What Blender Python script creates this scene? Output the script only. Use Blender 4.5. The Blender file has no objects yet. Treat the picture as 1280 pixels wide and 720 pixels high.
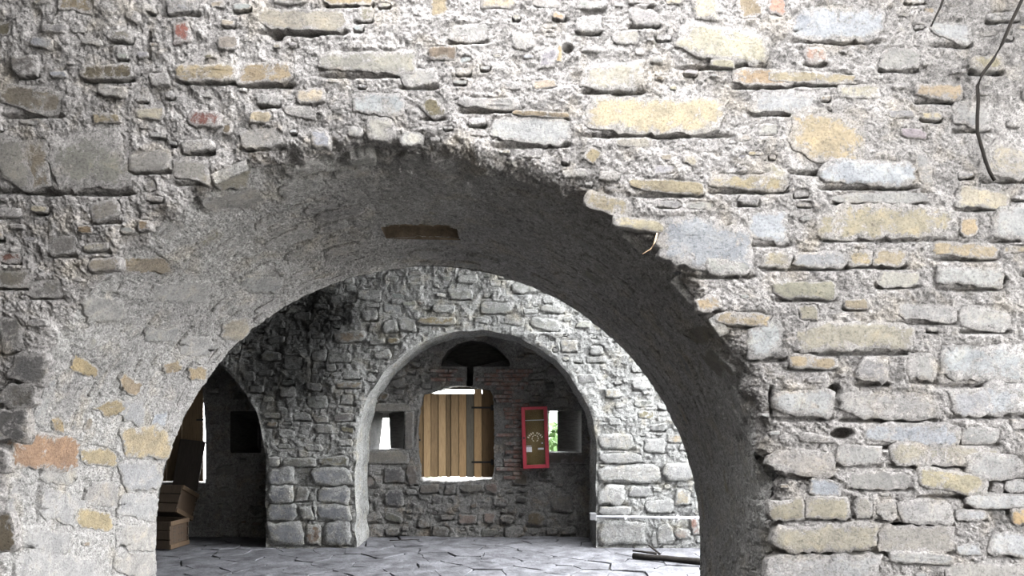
import bpy, bmesh, math, random
import numpy as np
from mathutils import Vector, Matrix

random.seed(11)
rng = np.random.default_rng(11)
scene = bpy.context.scene
COL = scene.collection

# ------------------------------------------------------------------ camera
FPX, HORIZ, EYE = 925.0, 510.0, 1.6          # focal length in px, horizon row, eye height (1280x720)
cam_d = bpy.data.cameras.new('camera')
cam_d.sensor_width = 36.0
cam_d.lens = FPX / 1280.0 * 36.0
cam_d.shift_y = (HORIZ - 360.0) / 1280.0
cam_d.clip_start = 0.05
cam_d.clip_end = 400
cam = bpy.data.objects.new('camera', cam_d)
cam.location = (0, 0, EYE)
cam.rotation_euler = (math.radians(90), 0, 0)
COL.objects.link(cam)
scene.camera = cam

# ------------------------------------------------------------------ sky and exposure
world = bpy.data.worlds.new('overcast_sky')
scene.world = world
world.use_nodes = True
wb = world.node_tree.nodes['Background']
wb.inputs[0].default_value = (0.96, 0.98, 1.0, 1)
wb.inputs[1].default_value = 6.0
vs = scene.view_settings
vs.view_transform = 'Standard'
vs.look = 'None'
vs.gamma = 1.0
vs.use_curve_mapping = False
vs.exposure = 2.5

def portal(name, loc, rot, sx, sy):
    """daylight portal lying in an added opening (gives no light of its own, only guides sampling)"""
    d = bpy.data.lights.new(name, 'AREA')
    d.shape = 'RECTANGLE'; d.size = sx; d.size_y = sy
    d.cycles.is_portal = True
    o = bpy.data.objects.new(name, d)
    o.location = loc; o.rotation_euler = rot
    COL.objects.link(o)

HALL_X1 = 2.5       # right end of the hall, unseen gap added to let sky light in
YARD_X1 = 5.4       # right side of the front bay, with an added unseen opening for daylight
BAY_Y0, BAY_Y1, BAY_Z0 = -1.5, 3.65, 0.3     # added side opening of the bay and its low sill, sized for light
SKY_X0, SKY_X1, SKY_Y0 = -1.4, 1.8, 1.6     # unseen gap in the bay roof, added to brighten the front wall
VAULT_X1 = 0.75     # hall vault left open beyond this, unseen, to brighten the back wall
HALL_Y0 = 5.45                                # added hall side gap: from here to the back wall
portal('hall_added_gap_portal', (HALL_X1, (HALL_Y0 + 8.46) / 2, 1.65), (0, math.radians(90), 0), 3.3, 8.46 - HALL_Y0)
portal('hall_added_roof_gap_portal', ((VAULT_X1 + HALL_X1) / 2, 6.93, 4.9), (0, 0, 0), HALL_X1 - VAULT_X1, 3.0)
portal('bay_added_side_gap_portal', (YARD_X1, (BAY_Y0 + BAY_Y1) / 2, (BAY_Z0 + 4.8) / 2), (0, math.radians(90), 0), 4.8 - BAY_Z0, BAY_Y1 - BAY_Y0)
portal('bay_added_roof_gap_portal', ((SKY_X0 + SKY_X1) / 2, (SKY_Y0 + 3.8) / 2, 4.8), (0, 0, 0), SKY_X1 - SKY_X0, 3.8 - SKY_Y0)

# ------------------------------------------------------------------ helpers
def P2W(x, y, Y):
    return ((x - 640.0) * Y / FPX, EYE + (HORIZ - y) * Y / FPX)

def lin(c):
    c = np.asarray(c, float) / 255.0
    return np.where(c <= 0.04045, c / 12.92, ((c + 0.055) / 1.055) ** 2.4)

def _hash(i, j, k, seed):
    h = (i.astype(np.uint32) * np.uint32(374761393) + j.astype(np.uint32) * np.uint32(668265263)
         + k.astype(np.uint32) * np.uint32(2147483647) + np.uint32(seed * 974634777 & 0xffffffff))
    h = (h ^ (h >> np.uint32(13))) * np.uint32(1274126177)
    h = (h ^ (h >> np.uint32(16))) * np.uint32(2246822519)
    h = h ^ (h >> np.uint32(15))
    return h.astype(np.float32) * np.float32(2.0 / 4294967295.0) - np.float32(1.0)

def vnoise(P, scale, seed=0):
    """value noise in [-1, 1] at points P (n,3)"""
    Q = (np.asarray(P, np.float32) + np.float32(37.3)) * np.float32(scale)
    I = np.floor(Q).astype(np.int32)
    f = Q - I
    f = f * f * f * (f * (f * 6 - 15) + 10)
    out = 0
    for a in (0, 1):
        wa = f[:, 0] if a else 1 - f[:, 0]
        for b in (0, 1):
            wb_ = f[:, 1] if b else 1 - f[:, 1]
            for c in (0, 1):
                wc = f[:, 2] if c else 1 - f[:, 2]
                out = out + wa * wb_ * wc * _hash(I[:, 0] + a, I[:, 1] + b, I[:, 2] + c, seed)
    return out

def relief(P, amp=1.0):
    """crumbly mortar relief in metres"""
    d = 0.016 * vnoise(P, 3.1, 1) + 0.010 * vnoise(P, 8.0, 2) + 0.007 * vnoise(P, 19.0, 3)
    d += 0.006 * vnoise(P, 34.0, 4) + 0.007 * (np.abs(vnoise(P, 55.0, 7)) - 0.3)
    d += 0.0055 * vnoise(P, 98.0, 5)
    m = vnoise(P, 14.0, 6)
    d -= 0.030 * np.clip(m - 0.52, 0, 1)           # pits
    return d * amp

def mesh_obj(name, verts, faces, mat, parent=None, smooth=True, cols=None, mats=None):
    me = bpy.data.meshes.new(name)
    verts = np.asarray(verts, np.float32)
    if isinstance(faces, np.ndarray):
        nf, k = faces.shape
        me.vertices.add(len(verts)); me.vertices.foreach_set('co', verts.ravel())
        me.loops.add(nf * k); me.loops.foreach_set('vertex_index', faces.astype(np.int32).ravel())
        me.polygons.add(nf)
        me.polygons.foreach_set('loop_start', np.arange(0, nf * k, k, dtype=np.int32))
        me.update(calc_edges=True)
    else:
        me.from_pydata([tuple(map(float, v)) for v in verts], [], faces)
        me.update()
    if smooth:
        me.polygons.foreach_set('use_smooth', [True] * len(me.polygons))
    if cols is not None:
        at = me.color_attributes.new('Col', 'FLOAT_COLOR', 'POINT')
        c = np.ones((len(verts), 4), np.float32); cols = np.asarray(cols); c[:, :cols.shape[1]] = cols
        at.data.foreach_set('color', c.ravel())
    me.materials.append(mat)
    o = bpy.data.objects.new(name, me)
    COL.objects.link(o)
    if parent is not None:
        o.parent = parent
    return o

def struct(o):
    o['kind'] = 'structure'
    return o

def tag(o, label, cat, group=None):
    o['label'] = label; o['category'] = cat
    if group: o['group'] = group
    return o

def empty(name, loc=(0, 0, 0), rot=(0, 0, 0)):
    o = bpy.data.objects.new(name, None)
    o.location = loc; o.rotation_euler = rot
    o.empty_display_size = 0.1
    COL.objects.link(o)
    return o

def grid_faces(nu, nv):
    i = np.arange(nu - 1)[:, None] * nv + np.arange(nv - 1)[None, :]
    i = i.ravel()
    return np.stack([i, i + nv, i + nv + 1, i + 1], 1)

# ------------------------------------------------------------------ materials
def new_mat(name):
    m = bpy.data.materials.new(name); m.use_nodes = True
    nt = m.node_tree
    b = nt.nodes['Principled BSDF']
    b.inputs['Roughness'].default_value = 0.92
    b.inputs['Specular IOR Level'].default_value = 0.2
    return m, nt, b

def nd(nt, typ, **kw):
    n = nt.nodes.new(typ)
    for k, v in kw.items():
        if k.startswith('i_'):
            key = k[2:]
            n.inputs[int(key) if key.isdigit() else key.replace('_', ' ')].default_value = v
        else:
            setattr(n, k, v)
    return n

def ramp(nt, src, stops):
    r = nt.nodes.new('ShaderNodeValToRGB')
    cr = r.color_ramp
    while len(cr.elements) < len(stops): cr.elements.new(0.5)
    for e, (p, c) in zip(cr.elements, stops):
        e.position = p
        e.color = (*c, 1) if len(c) == 3 else c
    nt.links.new(src, r.inputs[0])
    return r.outputs[0]

def noise_node(nt, vec, scale, detail=5, rough=0.6, dist=0.0):
    n = nd(nt, 'ShaderNodeTexNoise')
    n.inputs['Scale'].default_value = scale
    n.inputs['Detail'].default_value = detail
    n.inputs['Roughness'].default_value = rough
    n.inputs['Distortion'].default_value = dist
    nt.links.new(vec, n.inputs['Vector'])
    return n.outputs['Fac']

def mixc(nt, mode, fac, a, b):
    n = nd(nt, 'ShaderNodeMix', data_type='RGBA', blend_type=mode)
    for sock, v in ((n.inputs[0], fac), (n.inputs[6], a), (n.inputs[7], b)):
        if hasattr(v, 'node'): nt.links.new(v, sock)
        elif isinstance(v, (int, float)): sock.default_value = v
        else: sock.default_value = (*v, 1)
    return n.outputs[2]

def g3(v): return (v, v, v)

def bump_chain(nt, bsdf, items):
    prev = None
    for h, strength, dist in items:
        b = nd(nt, 'ShaderNodeBump')
        b.inputs['Strength'].default_value = strength
        b.inputs['Distance'].default_value = dist
        nt.links.new(h, b.inputs['Height'])
        if prev is not None: nt.links.new(prev, b.inputs['Normal'])
        prev = b.outputs[0]
    nt.links.new(prev, bsdf.inputs['Normal'])

ALB = 0.42       # overall reflectance of the weathered masonry
def mortar_color(nt, co, lo, hi, warm):
    base = ramp(nt, noise_node(nt, co, 2.2, 8, 0.65), [(0.30, tuple(x * ALB for x in lo)), (0.68, tuple(x * ALB for x in hi))])
    wm = ramp(nt, noise_node(nt, co, 5.0, 4, 0.6, 0.4), [(0.52, g3(0)), (0.70, g3(0.75))])
    c = mixc(nt, 'MIX', wm, base, tuple(x * ALB for x in warm))
    sp = ramp(nt, noise_node(nt, co, 30, 7, 0.75, 0.3), [(0.33, g3(0.38)), (0.46, g3(0.92)), (0.56, g3(1.05)), (0.68, g3(1.28))])
    c = mixc(nt, 'MULTIPLY', 1.0, c, sp)
    sp2 = ramp(nt, noise_node(nt, co, 120, 5, 0.75), [(0.36, g3(0.5)), (0.48, g3(1.0)), (0.66, g3(1.3))])
    c = mixc(nt, 'MULTIPLY', 1.0, c, sp2)
    wob = nd(nt, 'ShaderNodeTexNoise', i_Scale=22.0, i_Detail=3.0)
    nt.links.new(co, wob.inputs['Vector'])
    wv = nd(nt, 'ShaderNodeVectorMath', operation='MULTIPLY_ADD')
    nt.links.new(wob.outputs['Color'], wv.inputs[0]); wv.inputs[1].default_value = (0.05, 0.05, 0.05)
    nt.links.new(co, wv.inputs[2])
    vc = nd(nt, 'ShaderNodeTexVoronoi', i_Scale=62.0)
    nt.links.new(wv.outputs[0], vc.inputs['Vector'])
    gr = ramp(nt, vc.outputs['Color'], [(0.0, g3(0.66)), (0.45, g3(1.0)), (1.0, g3(1.30))])   # pale and grey grit grains
    return mixc(nt, 'MULTIPLY', 1.0, c, gr)

def add_soot(nt, co, c, soot):
    for (cx, cz, r, depth) in soot:      # smoke stains with a shape of their own
        mp = nd(nt, 'ShaderNodeVectorMath', operation='DISTANCE')
        nt.links.new(co, mp.inputs[0]); mp.inputs[1].default_value = (cx, depth, cz)
        add = nd(nt, 'ShaderNodeMath', operation='MULTIPLY_ADD')
        nt.links.new(noise_node(nt, co, 3.0, 8, 0.75), add.inputs[0]); add.inputs[1].default_value = -1.4 * r
        nt.links.new(mp.outputs['Value'], add.inputs[2])
        f = ramp(nt, add.outputs[0], [(0.0, g3(0.20)), (max(0.02, r * 0.9), g3(1.0))])
        c = mixc(nt, 'MULTIPLY', 1.0, c, f)
    return c

def mortar_material(name, lo, hi, warm, soot=()):
    m, nt, b = new_mat(name)
    co = nd(nt, 'ShaderNodeTexCoord').outputs['Object']
    c = add_soot(nt, co, mortar_color(nt, co, lo, hi, warm), soot)
    nt.links.new(c, b.inputs['Base Color'])
    vor = nd(nt, 'ShaderNodeTexVoronoi', i_Scale=75.0)
    nt.links.new(co, vor.inputs['Vector'])
    bump_chain(nt, b, [(noise_node(nt, co, 45, 8, 0.8), 1.0, 0.025), (vor.outputs['Distance'], 0.6, 0.010),
                       (noise_node(nt, co, 190, 4, 0.7), 0.8, 0.006)])
    return m

SOOT = [(-2.65, 2.25, 0.62, 8.46), (-2.15, 2.7, 0.3, 8.46)]
MC_FRONT = ((0.34, 0.318, 0.305), (0.66, 0.62, 0.595), (0.57, 0.50, 0.415))
MC_SOFF = ((0.44, 0.42, 0.405), (0.67, 0.645, 0.615), (0.63, 0.57, 0.485))
MC_BACK = ((0.44, 0.44, 0.43), (0.74, 0.74, 0.72), (0.66, 0.61, 0.50))
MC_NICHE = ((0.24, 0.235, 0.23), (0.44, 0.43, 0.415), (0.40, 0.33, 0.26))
M_MORTAR = mortar_material('lime_mortar', *MC_FRONT)
M_SOFFIT = mortar_material('arch_mortar', *MC_SOFF)
M_BACK = mortar_material('hall_mortar', *MC_BACK, soot=SOOT)
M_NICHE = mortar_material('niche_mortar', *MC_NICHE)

def stone_material(name, mc, soot=(), cover=0.0):
    m, nt, b = new_mat(name)
    co = nd(nt, 'ShaderNodeTexCoord').outputs['Object']
    an = nd(nt, 'ShaderNodeAttribute', attribute_name='Col')
    at = an.outputs['Color']
    t1 = ramp(nt, noise_node(nt, co, 9, 6, 0.65, 0.6), [(0.32, (0.70, 0.70, 0.73)), (0.55, g3(1.0)), (0.72, (1.2, 1.14, 1.02))])
    c = mixc(nt, 'MULTIPLY', 1.0, at, t1)
    t2 = ramp(nt, noise_node(nt, co, 70, 6, 0.75), [(0.34, g3(0.55)), (0.47, g3(1.0)), (0.70, g3(1.18))])
    c = mixc(nt, 'MULTIPLY', 1.0, c, t2)
    # mortar lapping over the rims of the stone and smeared across its face
    rim = nd(nt, 'ShaderNodeMath', operation='MULTIPLY_ADD')
    nt.links.new(an.outputs['Alpha'], rim.inputs[0]); rim.inputs[1].default_value = 0.25
    nt.links.new(noise_node(nt, co, 11, 9, 0.78, 0.5), rim.inputs[2])
    lm = ramp(nt, rim.outputs[0], [(0.545 - cover, g3(0)), (0.62 - cover, g3(0.92))])
    c = mixc(nt, 'MIX', lm, c, mortar_color(nt, co, *mc))
    c = add_soot(nt, co, c, soot)
    nt.links.new(c, b.inputs['Base Color'])
    bump_chain(nt, b, [(noise_node(nt, co, 18, 9, 0.78, 0.5), 1.0, 0.030), (noise_node(nt, co, 80, 6, 0.75), 0.9, 0.012)])
    return m
M_STONE = stone_material('rubble_stone', MC_FRONT)
M_STONE_SOFF = stone_material('soffit_stone', MC_SOFF, cover=0.07)
M_STONE_BACK = stone_material('hall_stone', MC_BACK, SOOT, cover=0.06)
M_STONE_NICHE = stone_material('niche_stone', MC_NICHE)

def simple_noise_mat(name, c1, c2, scale=8.0, stretch=(1, 1, 1), bump=0.3, rough=0.85, dist=0.004, fine=90):
    m, nt, b = new_mat(name)
    tc = nd(nt, 'ShaderNodeTexCoord').outputs['Object']
    mp = nd(nt, 'ShaderNodeMapping'); mp.inputs['Scale'].default_value = stretch
    nt.links.new(tc, mp.inputs[0])
    co = mp.outputs[0]
    c = ramp(nt, noise_node(nt, co, scale, 6, 0.6, 0.3), [(0.3, c1), (0.7, c2)])
    sp = ramp(nt, noise_node(nt, co, fine, 4, 0.6), [(0.3, g3(0.8)), (0.7, g3(1.12))])
    c = mixc(nt, 'MULTIPLY', 1.0, c, sp)
    nt.links.new(c, b.inputs['Base Color'])
    b.inputs['Roughness'].default_value = rough
    bump_chain(nt, b, [(noise_node(nt, co, scale * 5, 5, 0.6), bump, dist)])
    return m

def wood_material(name, tint_attr=True, base=(0.29, 0.21, 0.128)):
    m, nt, b = new_mat(name)
    tc = nd(nt, 'ShaderNodeTexCoord').outputs['Object']
    mp = nd(nt, 'ShaderNodeMapping'); mp.inputs['Scale'].default_value = (22, 22, 1.6)
    nt.links.new(tc, mp.inputs[0])
    grain = noise_node(nt, mp.outputs[0], 3.0, 6, 0.6, 1.5)
    c = ramp(nt, grain, [(0.25, tuple(x * 0.62 for x in base)), (0.5, base), (0.75, tuple(min(1, x * 1.25) for x in base))])
    if tint_attr:
        at = nd(nt, 'ShaderNodeAttribute', attribute_name='Col').outputs['Color']
        c = mixc(nt, 'MULTIPLY', 1.0, c, at)
    vor = nd(nt, 'ShaderNodeTexVoronoi', i_Scale=3.2)
    nt.links.new(tc, vor.inputs['Vector'])
    kn = ramp(nt, vor.outputs['Distance'], [(0.03, g3(0.25)), (0.09, g3(1.0))])
    c = mixc(nt, 'MULTIPLY', 1.0, c, kn)
    nt.links.new(c, b.inputs['Base Color'])
    b.inputs['Roughness'].default_value = 0.75
    bump_chain(nt, b, [(grain, 0.35, 0.004)])
    return m

M_WOOD = wood_material('shutter_pine')
M_PLY = wood_material('brown_plywood', False, (0.12, 0.085, 0.05))
M_CRATE = wood_material('crate_wood', True, (0.052, 0.038, 0.027))
M_DARKWOOD = wood_material('dark_board', False, (0.03, 0.024, 0.02))
M_IRON = simple_noise_mat('black_iron', (0.012, 0.012, 0.012), (0.03, 0.027, 0.025), 20, rough=0.55)
M_BARK = simple_noise_mat('dark_bark', (0.008, 0.007, 0.006), (0.026, 0.022, 0.019), 18, bump=0.8, dist=0.01)
M_CABLE = simple_noise_mat('cable_rubber', (0.006, 0.005, 0.004), (0.014, 0.011, 0.009), 30, rough=0.95)
M_RED = simple_noise_mat('red_paint', (0.24, 0.024, 0.038), (0.31, 0.034, 0.05), 6, bump=0.05, rough=0.4)
M_CABIN = simple_noise_mat('cabinet_back', (0.11, 0.075, 0.03), (0.17, 0.12, 0.05), 5, bump=0.1)
M_PAPER = simple_noise_mat('pale_paper', (0.42, 0.43, 0.46), (0.58, 0.58, 0.60), 10, bump=0.05)
M_INK = simple_noise_mat('dark_ink', (0.03, 0.025, 0.02), (0.06, 0.05, 0.04), 10, bump=0.05)
M_LETTER = simple_noise_mat('pale_lettering', (0.50, 0.44, 0.32), (0.60, 0.54, 0.40), 10, bump=0.02)
M_PIPE = simple_noise_mat('white_conduit', (0.55, 0.55, 0.58), (0.70, 0.70, 0.73), 10, bump=0.05, rough=0.45)
M_FLAG = simple_noise_mat('flagstone', (0.045, 0.045, 0.049), (0.17, 0.17, 0.185), 4.5, bump=0.8, dist=0.02, rough=0.8, fine=40)
M_DIRT = simple_noise_mat('packed_dirt', (0.03, 0.029, 0.028), (0.08, 0.078, 0.075), 6, bump=0.7, dist=0.02)
M_BRICK = None
M_GRAVEL = simple_noise_mat('pale_gravel', (0.40, 0.39, 0.37), (0.58, 0.57, 0.54), 4, bump=0.5, dist=0.01)
M_GRASS = simple_noise_mat('grass', (0.010, 0.024, 0.006), (0.028, 0.055, 0.014), 3, bump=0.6, dist=0.03)
M_LEAF = simple_noise_mat('leaf', (0.014, 0.034, 0.008), (0.035, 0.065, 0.016), 5, bump=0.1)
M_PLASTER = mortar_material('low_bounce_masonry', (0.16, 0.155, 0.15), (0.30, 0.29, 0.28), (0.26, 0.24, 0.2))  # dark tone of unseen masonry, chosen to cut bounce light

M_BOUNCE = simple_noise_mat('bounce_plaster', (0.45, 0.43, 0.40), (0.60, 0.575, 0.54), 2.5, bump=0.4, dist=0.01)  # unseen rear wall made pale to bounce fill light onto the front wall

def glass_material():
    m, nt, b = new_mat('cabinet_glass')
    b.inputs['Transmission Weight'].default_value = 1.0
    b.inputs['Roughness'].default_value = 0.03
    b.inputs['IOR'].default_value = 1.1
    b.inputs['Base Color'].default_value = (0.95, 0.97, 0.95, 1)
    return m
M_GLASS = glass_material()
M_BOX_SHADED = simple_noise_mat('shaded_box_plastic', (0.10, 0.10, 0.105), (0.14, 0.14, 0.145), 8, bump=0.05)  # box coloured grey to stand in for the niche edge's shadow

# ------------------------------------------------------------------ planes of the place
YF, YB = 3.8, 5.4            # near arch wall: front and rear face
YH, YN, YO = 8.46, 9.2, 9.75  # hall back wall, niche back wall, outer face
AF = (P2W(480, 675, YF) + (490 * YF / FPX,))      # front arch: cx, cz, R
AB = (P2W(535, 673, YB) + (340 * YB / FPX,))
FIL = 0.10                   # rounding of the arris

# ------------------------------------------------------------------ stones
def blob(x0, y0, x1, y1, tilt=0.0, n=None, square=3.2, seed=None):
    """rough-hewn outline in the given box: a quarried block with knocked-off corners"""
    r = random.Random(seed if seed is not None else random.random())
    w, h = (x1 - x0) / 2, (y1 - y0) / 2
    n = n or 16
    cc = []
    for (sx_, sy_) in ((1, 1), (-1, 1), (-1, -1), (1, -1)):
        cu, cv = r.uniform(0.05, 0.42), r.uniform(0.10, 0.70)
        if square > 8: cu, cv = 0.03, 0.05
        a, b = (sx_ * w, sy_ * h * (1 - cv)), (sx_ * w * (1 - cu), sy_ * h)
        cc += [a, b] if sx_ * sy_ > 0 else [b, a]
    # top and bottom edges bow a little
    poly = resample(cc, (2 * (2 * w + 2 * h)) / (n * 2.0), 0, r)
    jit = 0.0 if square > 8 else 0.13 * min(w, h)
    tp, shr = r.uniform(-.38, .38), r.uniform(-.25, .25) * h
    b1, b2, f1 = r.uniform(-.16, .10) * h, r.uniform(-.16, .10) * h, r.uniform(1.2, 3.2)
    if square > 8: b1 = b2 = tp = shr = 0.0
    if square == 5.0: tp *= 0.4
    ct, st = math.cos(tilt), math.sin(tilt)
    out = []
    for px, py in poly:
        py = py * (1 - tp * (px / w) * (0.6 if px * tp > 0 else 0.25)); px += shr * py / h
        py += (b1 if py > 0 else -b2) * math.sin(f1 * px / w + f1) * 1.2
        px += r.uniform(-jit, jit); py += r.uniform(-jit, jit)
        out.append(((x0 + x1) / 2 + px * ct - py * st, (y0 + y1) / 2 + px * st + py * ct))
    return out

def resample(poly, step, jit=0.0, r=random):
    out = []
    m = len(poly)
    for i in range(m):
        a, b = np.array(poly[i]), np.array(poly[(i + 1) % m])
        L = np.linalg.norm(b - a)
        k = max(1, int(round(L / step)))
        for j in range(k):
            p = a + (b - a) * j / k
            out.append((p[0] + r.uniform(-jit, jit), p[1] + r.uniform(-jit, jit)))
    return out

class Stone:
    __slots__ = ('lap', 'poly', 'col', 'h', 'u0', 'u1', 'v0', 'v1', 'groove')
    def __init__(s, poly, col, h, groove=0.0, lap=0.0):
        s.lap = lap
        p = np.array(poly, float)
        if np.sum(p[:, 0] * np.roll(p[:, 1], -1) - np.roll(p[:, 0], -1) * p[:, 1]) < 0: p = p[::-1]
        s.poly, s.col, s.h, s.groove = p, ALB * (np.asarray(col) * 0.64 + np.array([0.47, 0.455, 0.435]) * 0.36 * min(1.0, float(np.mean(col)) / 0.3)), h, groove
        s.u0, s.v0 = p.min(0); s.u1, s.v1 = p.max(0)
    def area(s): return (s.u1 - s.u0) * (s.v1 - s.v0)

def stone_mesh(st, mapper, rough=1.0):
    p = st.poly; n = len(p)
    c = p.mean(0)
    size = math.sqrt(st.area())
    dep = 0.05
    e = min(0.25, 0.014 / max(size, 0.02))
    ext = np.array([st.u1 - st.u0, st.v1 - st.v0]); mn = ext.min()
    rings = [(-0.03, -dep), (0.0, st.h * 0.25), (e, st.h * 0.85), (max(0.36, e + .1), st.h * 1.0), (0.66, st.h * 1.0)]
    uv, hh = [], []
    tx, ty = random.uniform(-.25, .25), random.uniform(-.25, .25)
    for k, (ins, h) in enumerate(rings):
        q = c + (p - c) * (1 - ins * mn / ext)
        for a in q:
            uv.append(a)
            t = ((a - c)[0] * tx + (a - c)[1] * ty) / max(size, 1e-3) * st.h * 1.6
            hh.append(h + (t if k > 0 else 0))
    uv = np.array(uv); hh = np.array(hh)
    q3 = np.concatenate([uv, np.full((len(uv), 1), 3.0)], 1)
    nz = vnoise(q3, 9.0, 21) * 0.7 + vnoise(q3, 25.0, 22) * 0.6
    amp = np.array([0.0, 0.3, 0.8, 1.0, 1.0]).repeat(n).tolist()
    hh = hh + nz * np.array(amp) * min(0.009, st.h * 0.7) * rough
    V = mapper(uv[:, 0], uv[:, 1], hh)
    F = []
    for k in range(len(rings) - 1):
        a, b = k * n, (k + 1) * n
        for i in range(n):
            j = (i + 1) % n
            F.append((a + i, a + j, b + j, b + i))
    a = (len(rings) - 1) * n
    F.append(tuple(a + i for i in range(n)))
    return V, F

def rimcol(st, nv):
    n = len(st.poly)
    c = np.zeros((nv, 4)); c[:, :3] = st.col
    c[:, 3] = np.concatenate([np.repeat([1.0, 1.0, 0.75, 0.15, 0.0], n), [0.0]])[:nv] + st.lap
    return c

def build_stones(stones, mapper, parent, limit=300, name='stone', fill_name='small_rubble', flip=False, mat=None):
    mat = mat or M_STONE
    stones = sorted(stones, key=lambda s: -s.area())
    AV, AF_, AC = [], [], []
    off = 0
    for i, st in enumerate(stones):
        V, F = stone_mesh(st, mapper)
        if flip: F = [f[::-1] for f in F]
        if i < limit:
            mesh_obj(name, V, F, mat, parent, cols=rimcol(st, len(V)))
        else:
            AV.append(V); AF_ += [tuple(k + off for k in f) for f in F]
            AC.append(rimcol(st, len(V))); off += len(V)
    if AV:
        o = mesh_obj(fill_name, np.concatenate(AV), AF_, mat, parent, cols=np.concatenate(AC))
        o['kind'] = 'stuff'

PAL_FRONT = [((196, 192, 188), 5), ((178, 174, 170), 4), ((205, 205, 208), 4), ((203, 190, 160), 3), ((190, 170, 130), 2),
             ((160, 150, 135), 2), ((168, 158, 160), 2), ((150, 130, 95), 1), ((212, 190, 150), 1), ((185, 120, 95), 0.04)]
PAL_SOFF = [((190, 187, 183), 5), ((178, 174, 170), 4), ((200, 198, 196), 4), ((192, 180, 158), 2), ((185, 168, 138), 1)]
PAL_BACK = [((185, 188, 185), 5), ((168, 170, 165), 5), ((150, 150, 145), 3), ((198, 196, 185), 3), ((175, 160, 120), 1.5), ((120, 112, 95), 1)]
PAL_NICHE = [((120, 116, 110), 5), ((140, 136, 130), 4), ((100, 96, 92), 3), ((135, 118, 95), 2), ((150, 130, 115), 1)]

def pick(pal):
    c = random.choices([p[0] for p in pal], [p[1] for p in pal])[0]
    k = random.uniform(0.88, 1.10)
    return lin(np.clip(np.array(c) * k + np.array([random.uniform(-5, 5) for _ in range(3)]), 5, 250))

def scatter(stones, bounds, tries, wrange, ratio, pal, ok, hrange=(0.006, 0.02), gap=0.012, tilt=0.12, grv=0.35):
    u0, u1, v0, v1 = bounds
    boxes = [(s.u0, s.u1, s.v0, s.v1) for s in stones]
    B = np.array(boxes) if boxes else np.zeros((0, 4))
    out = []
    for t in range(tries):
        f = 1 - t / tries
        w = wrange[0] + (wrange[1] - wrange[0]) * (f ** 1.5) * random.uniform(0.5, 1)
        h = max(0.018, w / random.uniform(*ratio))
        cu, cv = random.uniform(u0, u1), random.uniform(v0, v1)
        a = (cu - w / 2 - gap, cu + w / 2 + gap, cv - h / 2 - gap, cv + h / 2 + gap)
        if len(B) and np.any((B[:, 0] < a[1]) & (B[:, 1] > a[0]) & (B[:, 2] < a[3]) & (B[:, 3] > a[2])): continue
        if not ok(cu, cv, w, h): continue
        n = 8 if w < 0.07 else (12 if w < 0.14 else 18)
        st = Stone(blob(cu - w / 2, cv - h / 2, cu + w / 2, cv + h / 2, random.uniform(-tilt, tilt), n, random.uniform(2.2, 4.0)),
                   pick(pal), random.uniform(*hrange) * min(1.4, 0.5 + w / 0.15), random.random() if random.random() < grv else 0.0, random.uniform(-0.2, 0.9))
        out.append(st)
        B = np.vstack([B, [[st.u0, st.u1, st.v0, st.v1]]])
    stones += out
    return stones

def sink(U, V, D, stones, base=-0.004):
    """bed the stones: level the mortar under each stone, rake the joint below the grooved ones"""
    order = np.argsort(U, kind='stable'); Us = U[order]
    for s in stones:
        m = 0.03
        i0, i1 = np.searchsorted(Us, [s.u0 - m, s.u1 + m])
        idx = order[i0:i1]
        v = V[idx]
        k = (v > s.v0 - m) & (v < s.v1 + m)
        idx = idx[k]
        if not len(idx): continue
        cu, cv = (s.u0 + s.u1) / 2, (s.v0 + s.v1) / 2
        q = (np.abs((U[idx] - cu) / ((s.u1 - s.u0) / 2 + 1e-4)) ** 3 + np.abs((V[idx] - cv) / ((s.v1 - s.v0) / 2 + 1e-4)) ** 3) ** (1 / 3)
        w = np.clip((1.02 - q) / 0.16, 0, 1)
        D[idx] = D[idx] * (1 - w) + np.minimum(D[idx], base) * w
        if s.groove > 0:
            dv = V[idx] - (s.v0 + 0.004)
            g = np.exp(-(dv / 0.010) ** 2) * np.clip(1.08 - np.abs((U[idx] - cu) / ((s.u1 - s.u0) / 2 + 1e-4)), 0, 0.25) * 4
            D[idx] -= g * (0.018 + 0.038 * s.groove)
    return D

def carve(U, V, D, holes):
    for (u, v, a, b, dep) in holes:
        q = np.sqrt(((U - u) / a) ** 2 + ((V - v) / b) ** 2)
        D -= dep * np.clip(1.3 - q, 0, 0.6) / 0.6
    return D

# ------------------------------------------------------------------ near wall with the big arch
def path_len(R, leg): return 2 * leg + math.pi * R
LEG = 0.99                                   # straight jamb below the springing (down to the floor)

def stad(s, off, A):
    """point on the arch outline (s: -1..0 left jamb, 0..1 arc, 1..2 right jamb) pushed outwards by off; A=(cx,cz,R) arrays ok"""
    cx, cz, R = A
    s = np.asarray(s, float)
    th = np.pi * (1 - np.clip(s, 0, 1))
    nx, nz = np.cos(th), np.sin(th)
    x = cx + (R + off) * nx
    z = cz + (R + off) * nz
    z = np.where(s < 0, cz + s * LEG, z)
    z = np.where(s > 1, cz - (s - 1) * LEG, z)
    return x, z, nx, nz

def s_samples(step, R):
    arc = np.linspace(0, 1, int(math.pi * R / step))
    leg = np.linspace(0, 1, int(LEG / (step * 1.6)))[1:]
    return np.concatenate([-leg[::-1], arc, 1 + leg])

S = s_samples(0.0048, AF[2])
ragged = 0.030 * vnoise(np.stack([S * 7, S * 0, S * 0], 1), 1.7, 31) + 0.0 * vnoise(np.stack([S * 7, S * 0, S * 0], 1), 11.0, 32)

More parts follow.
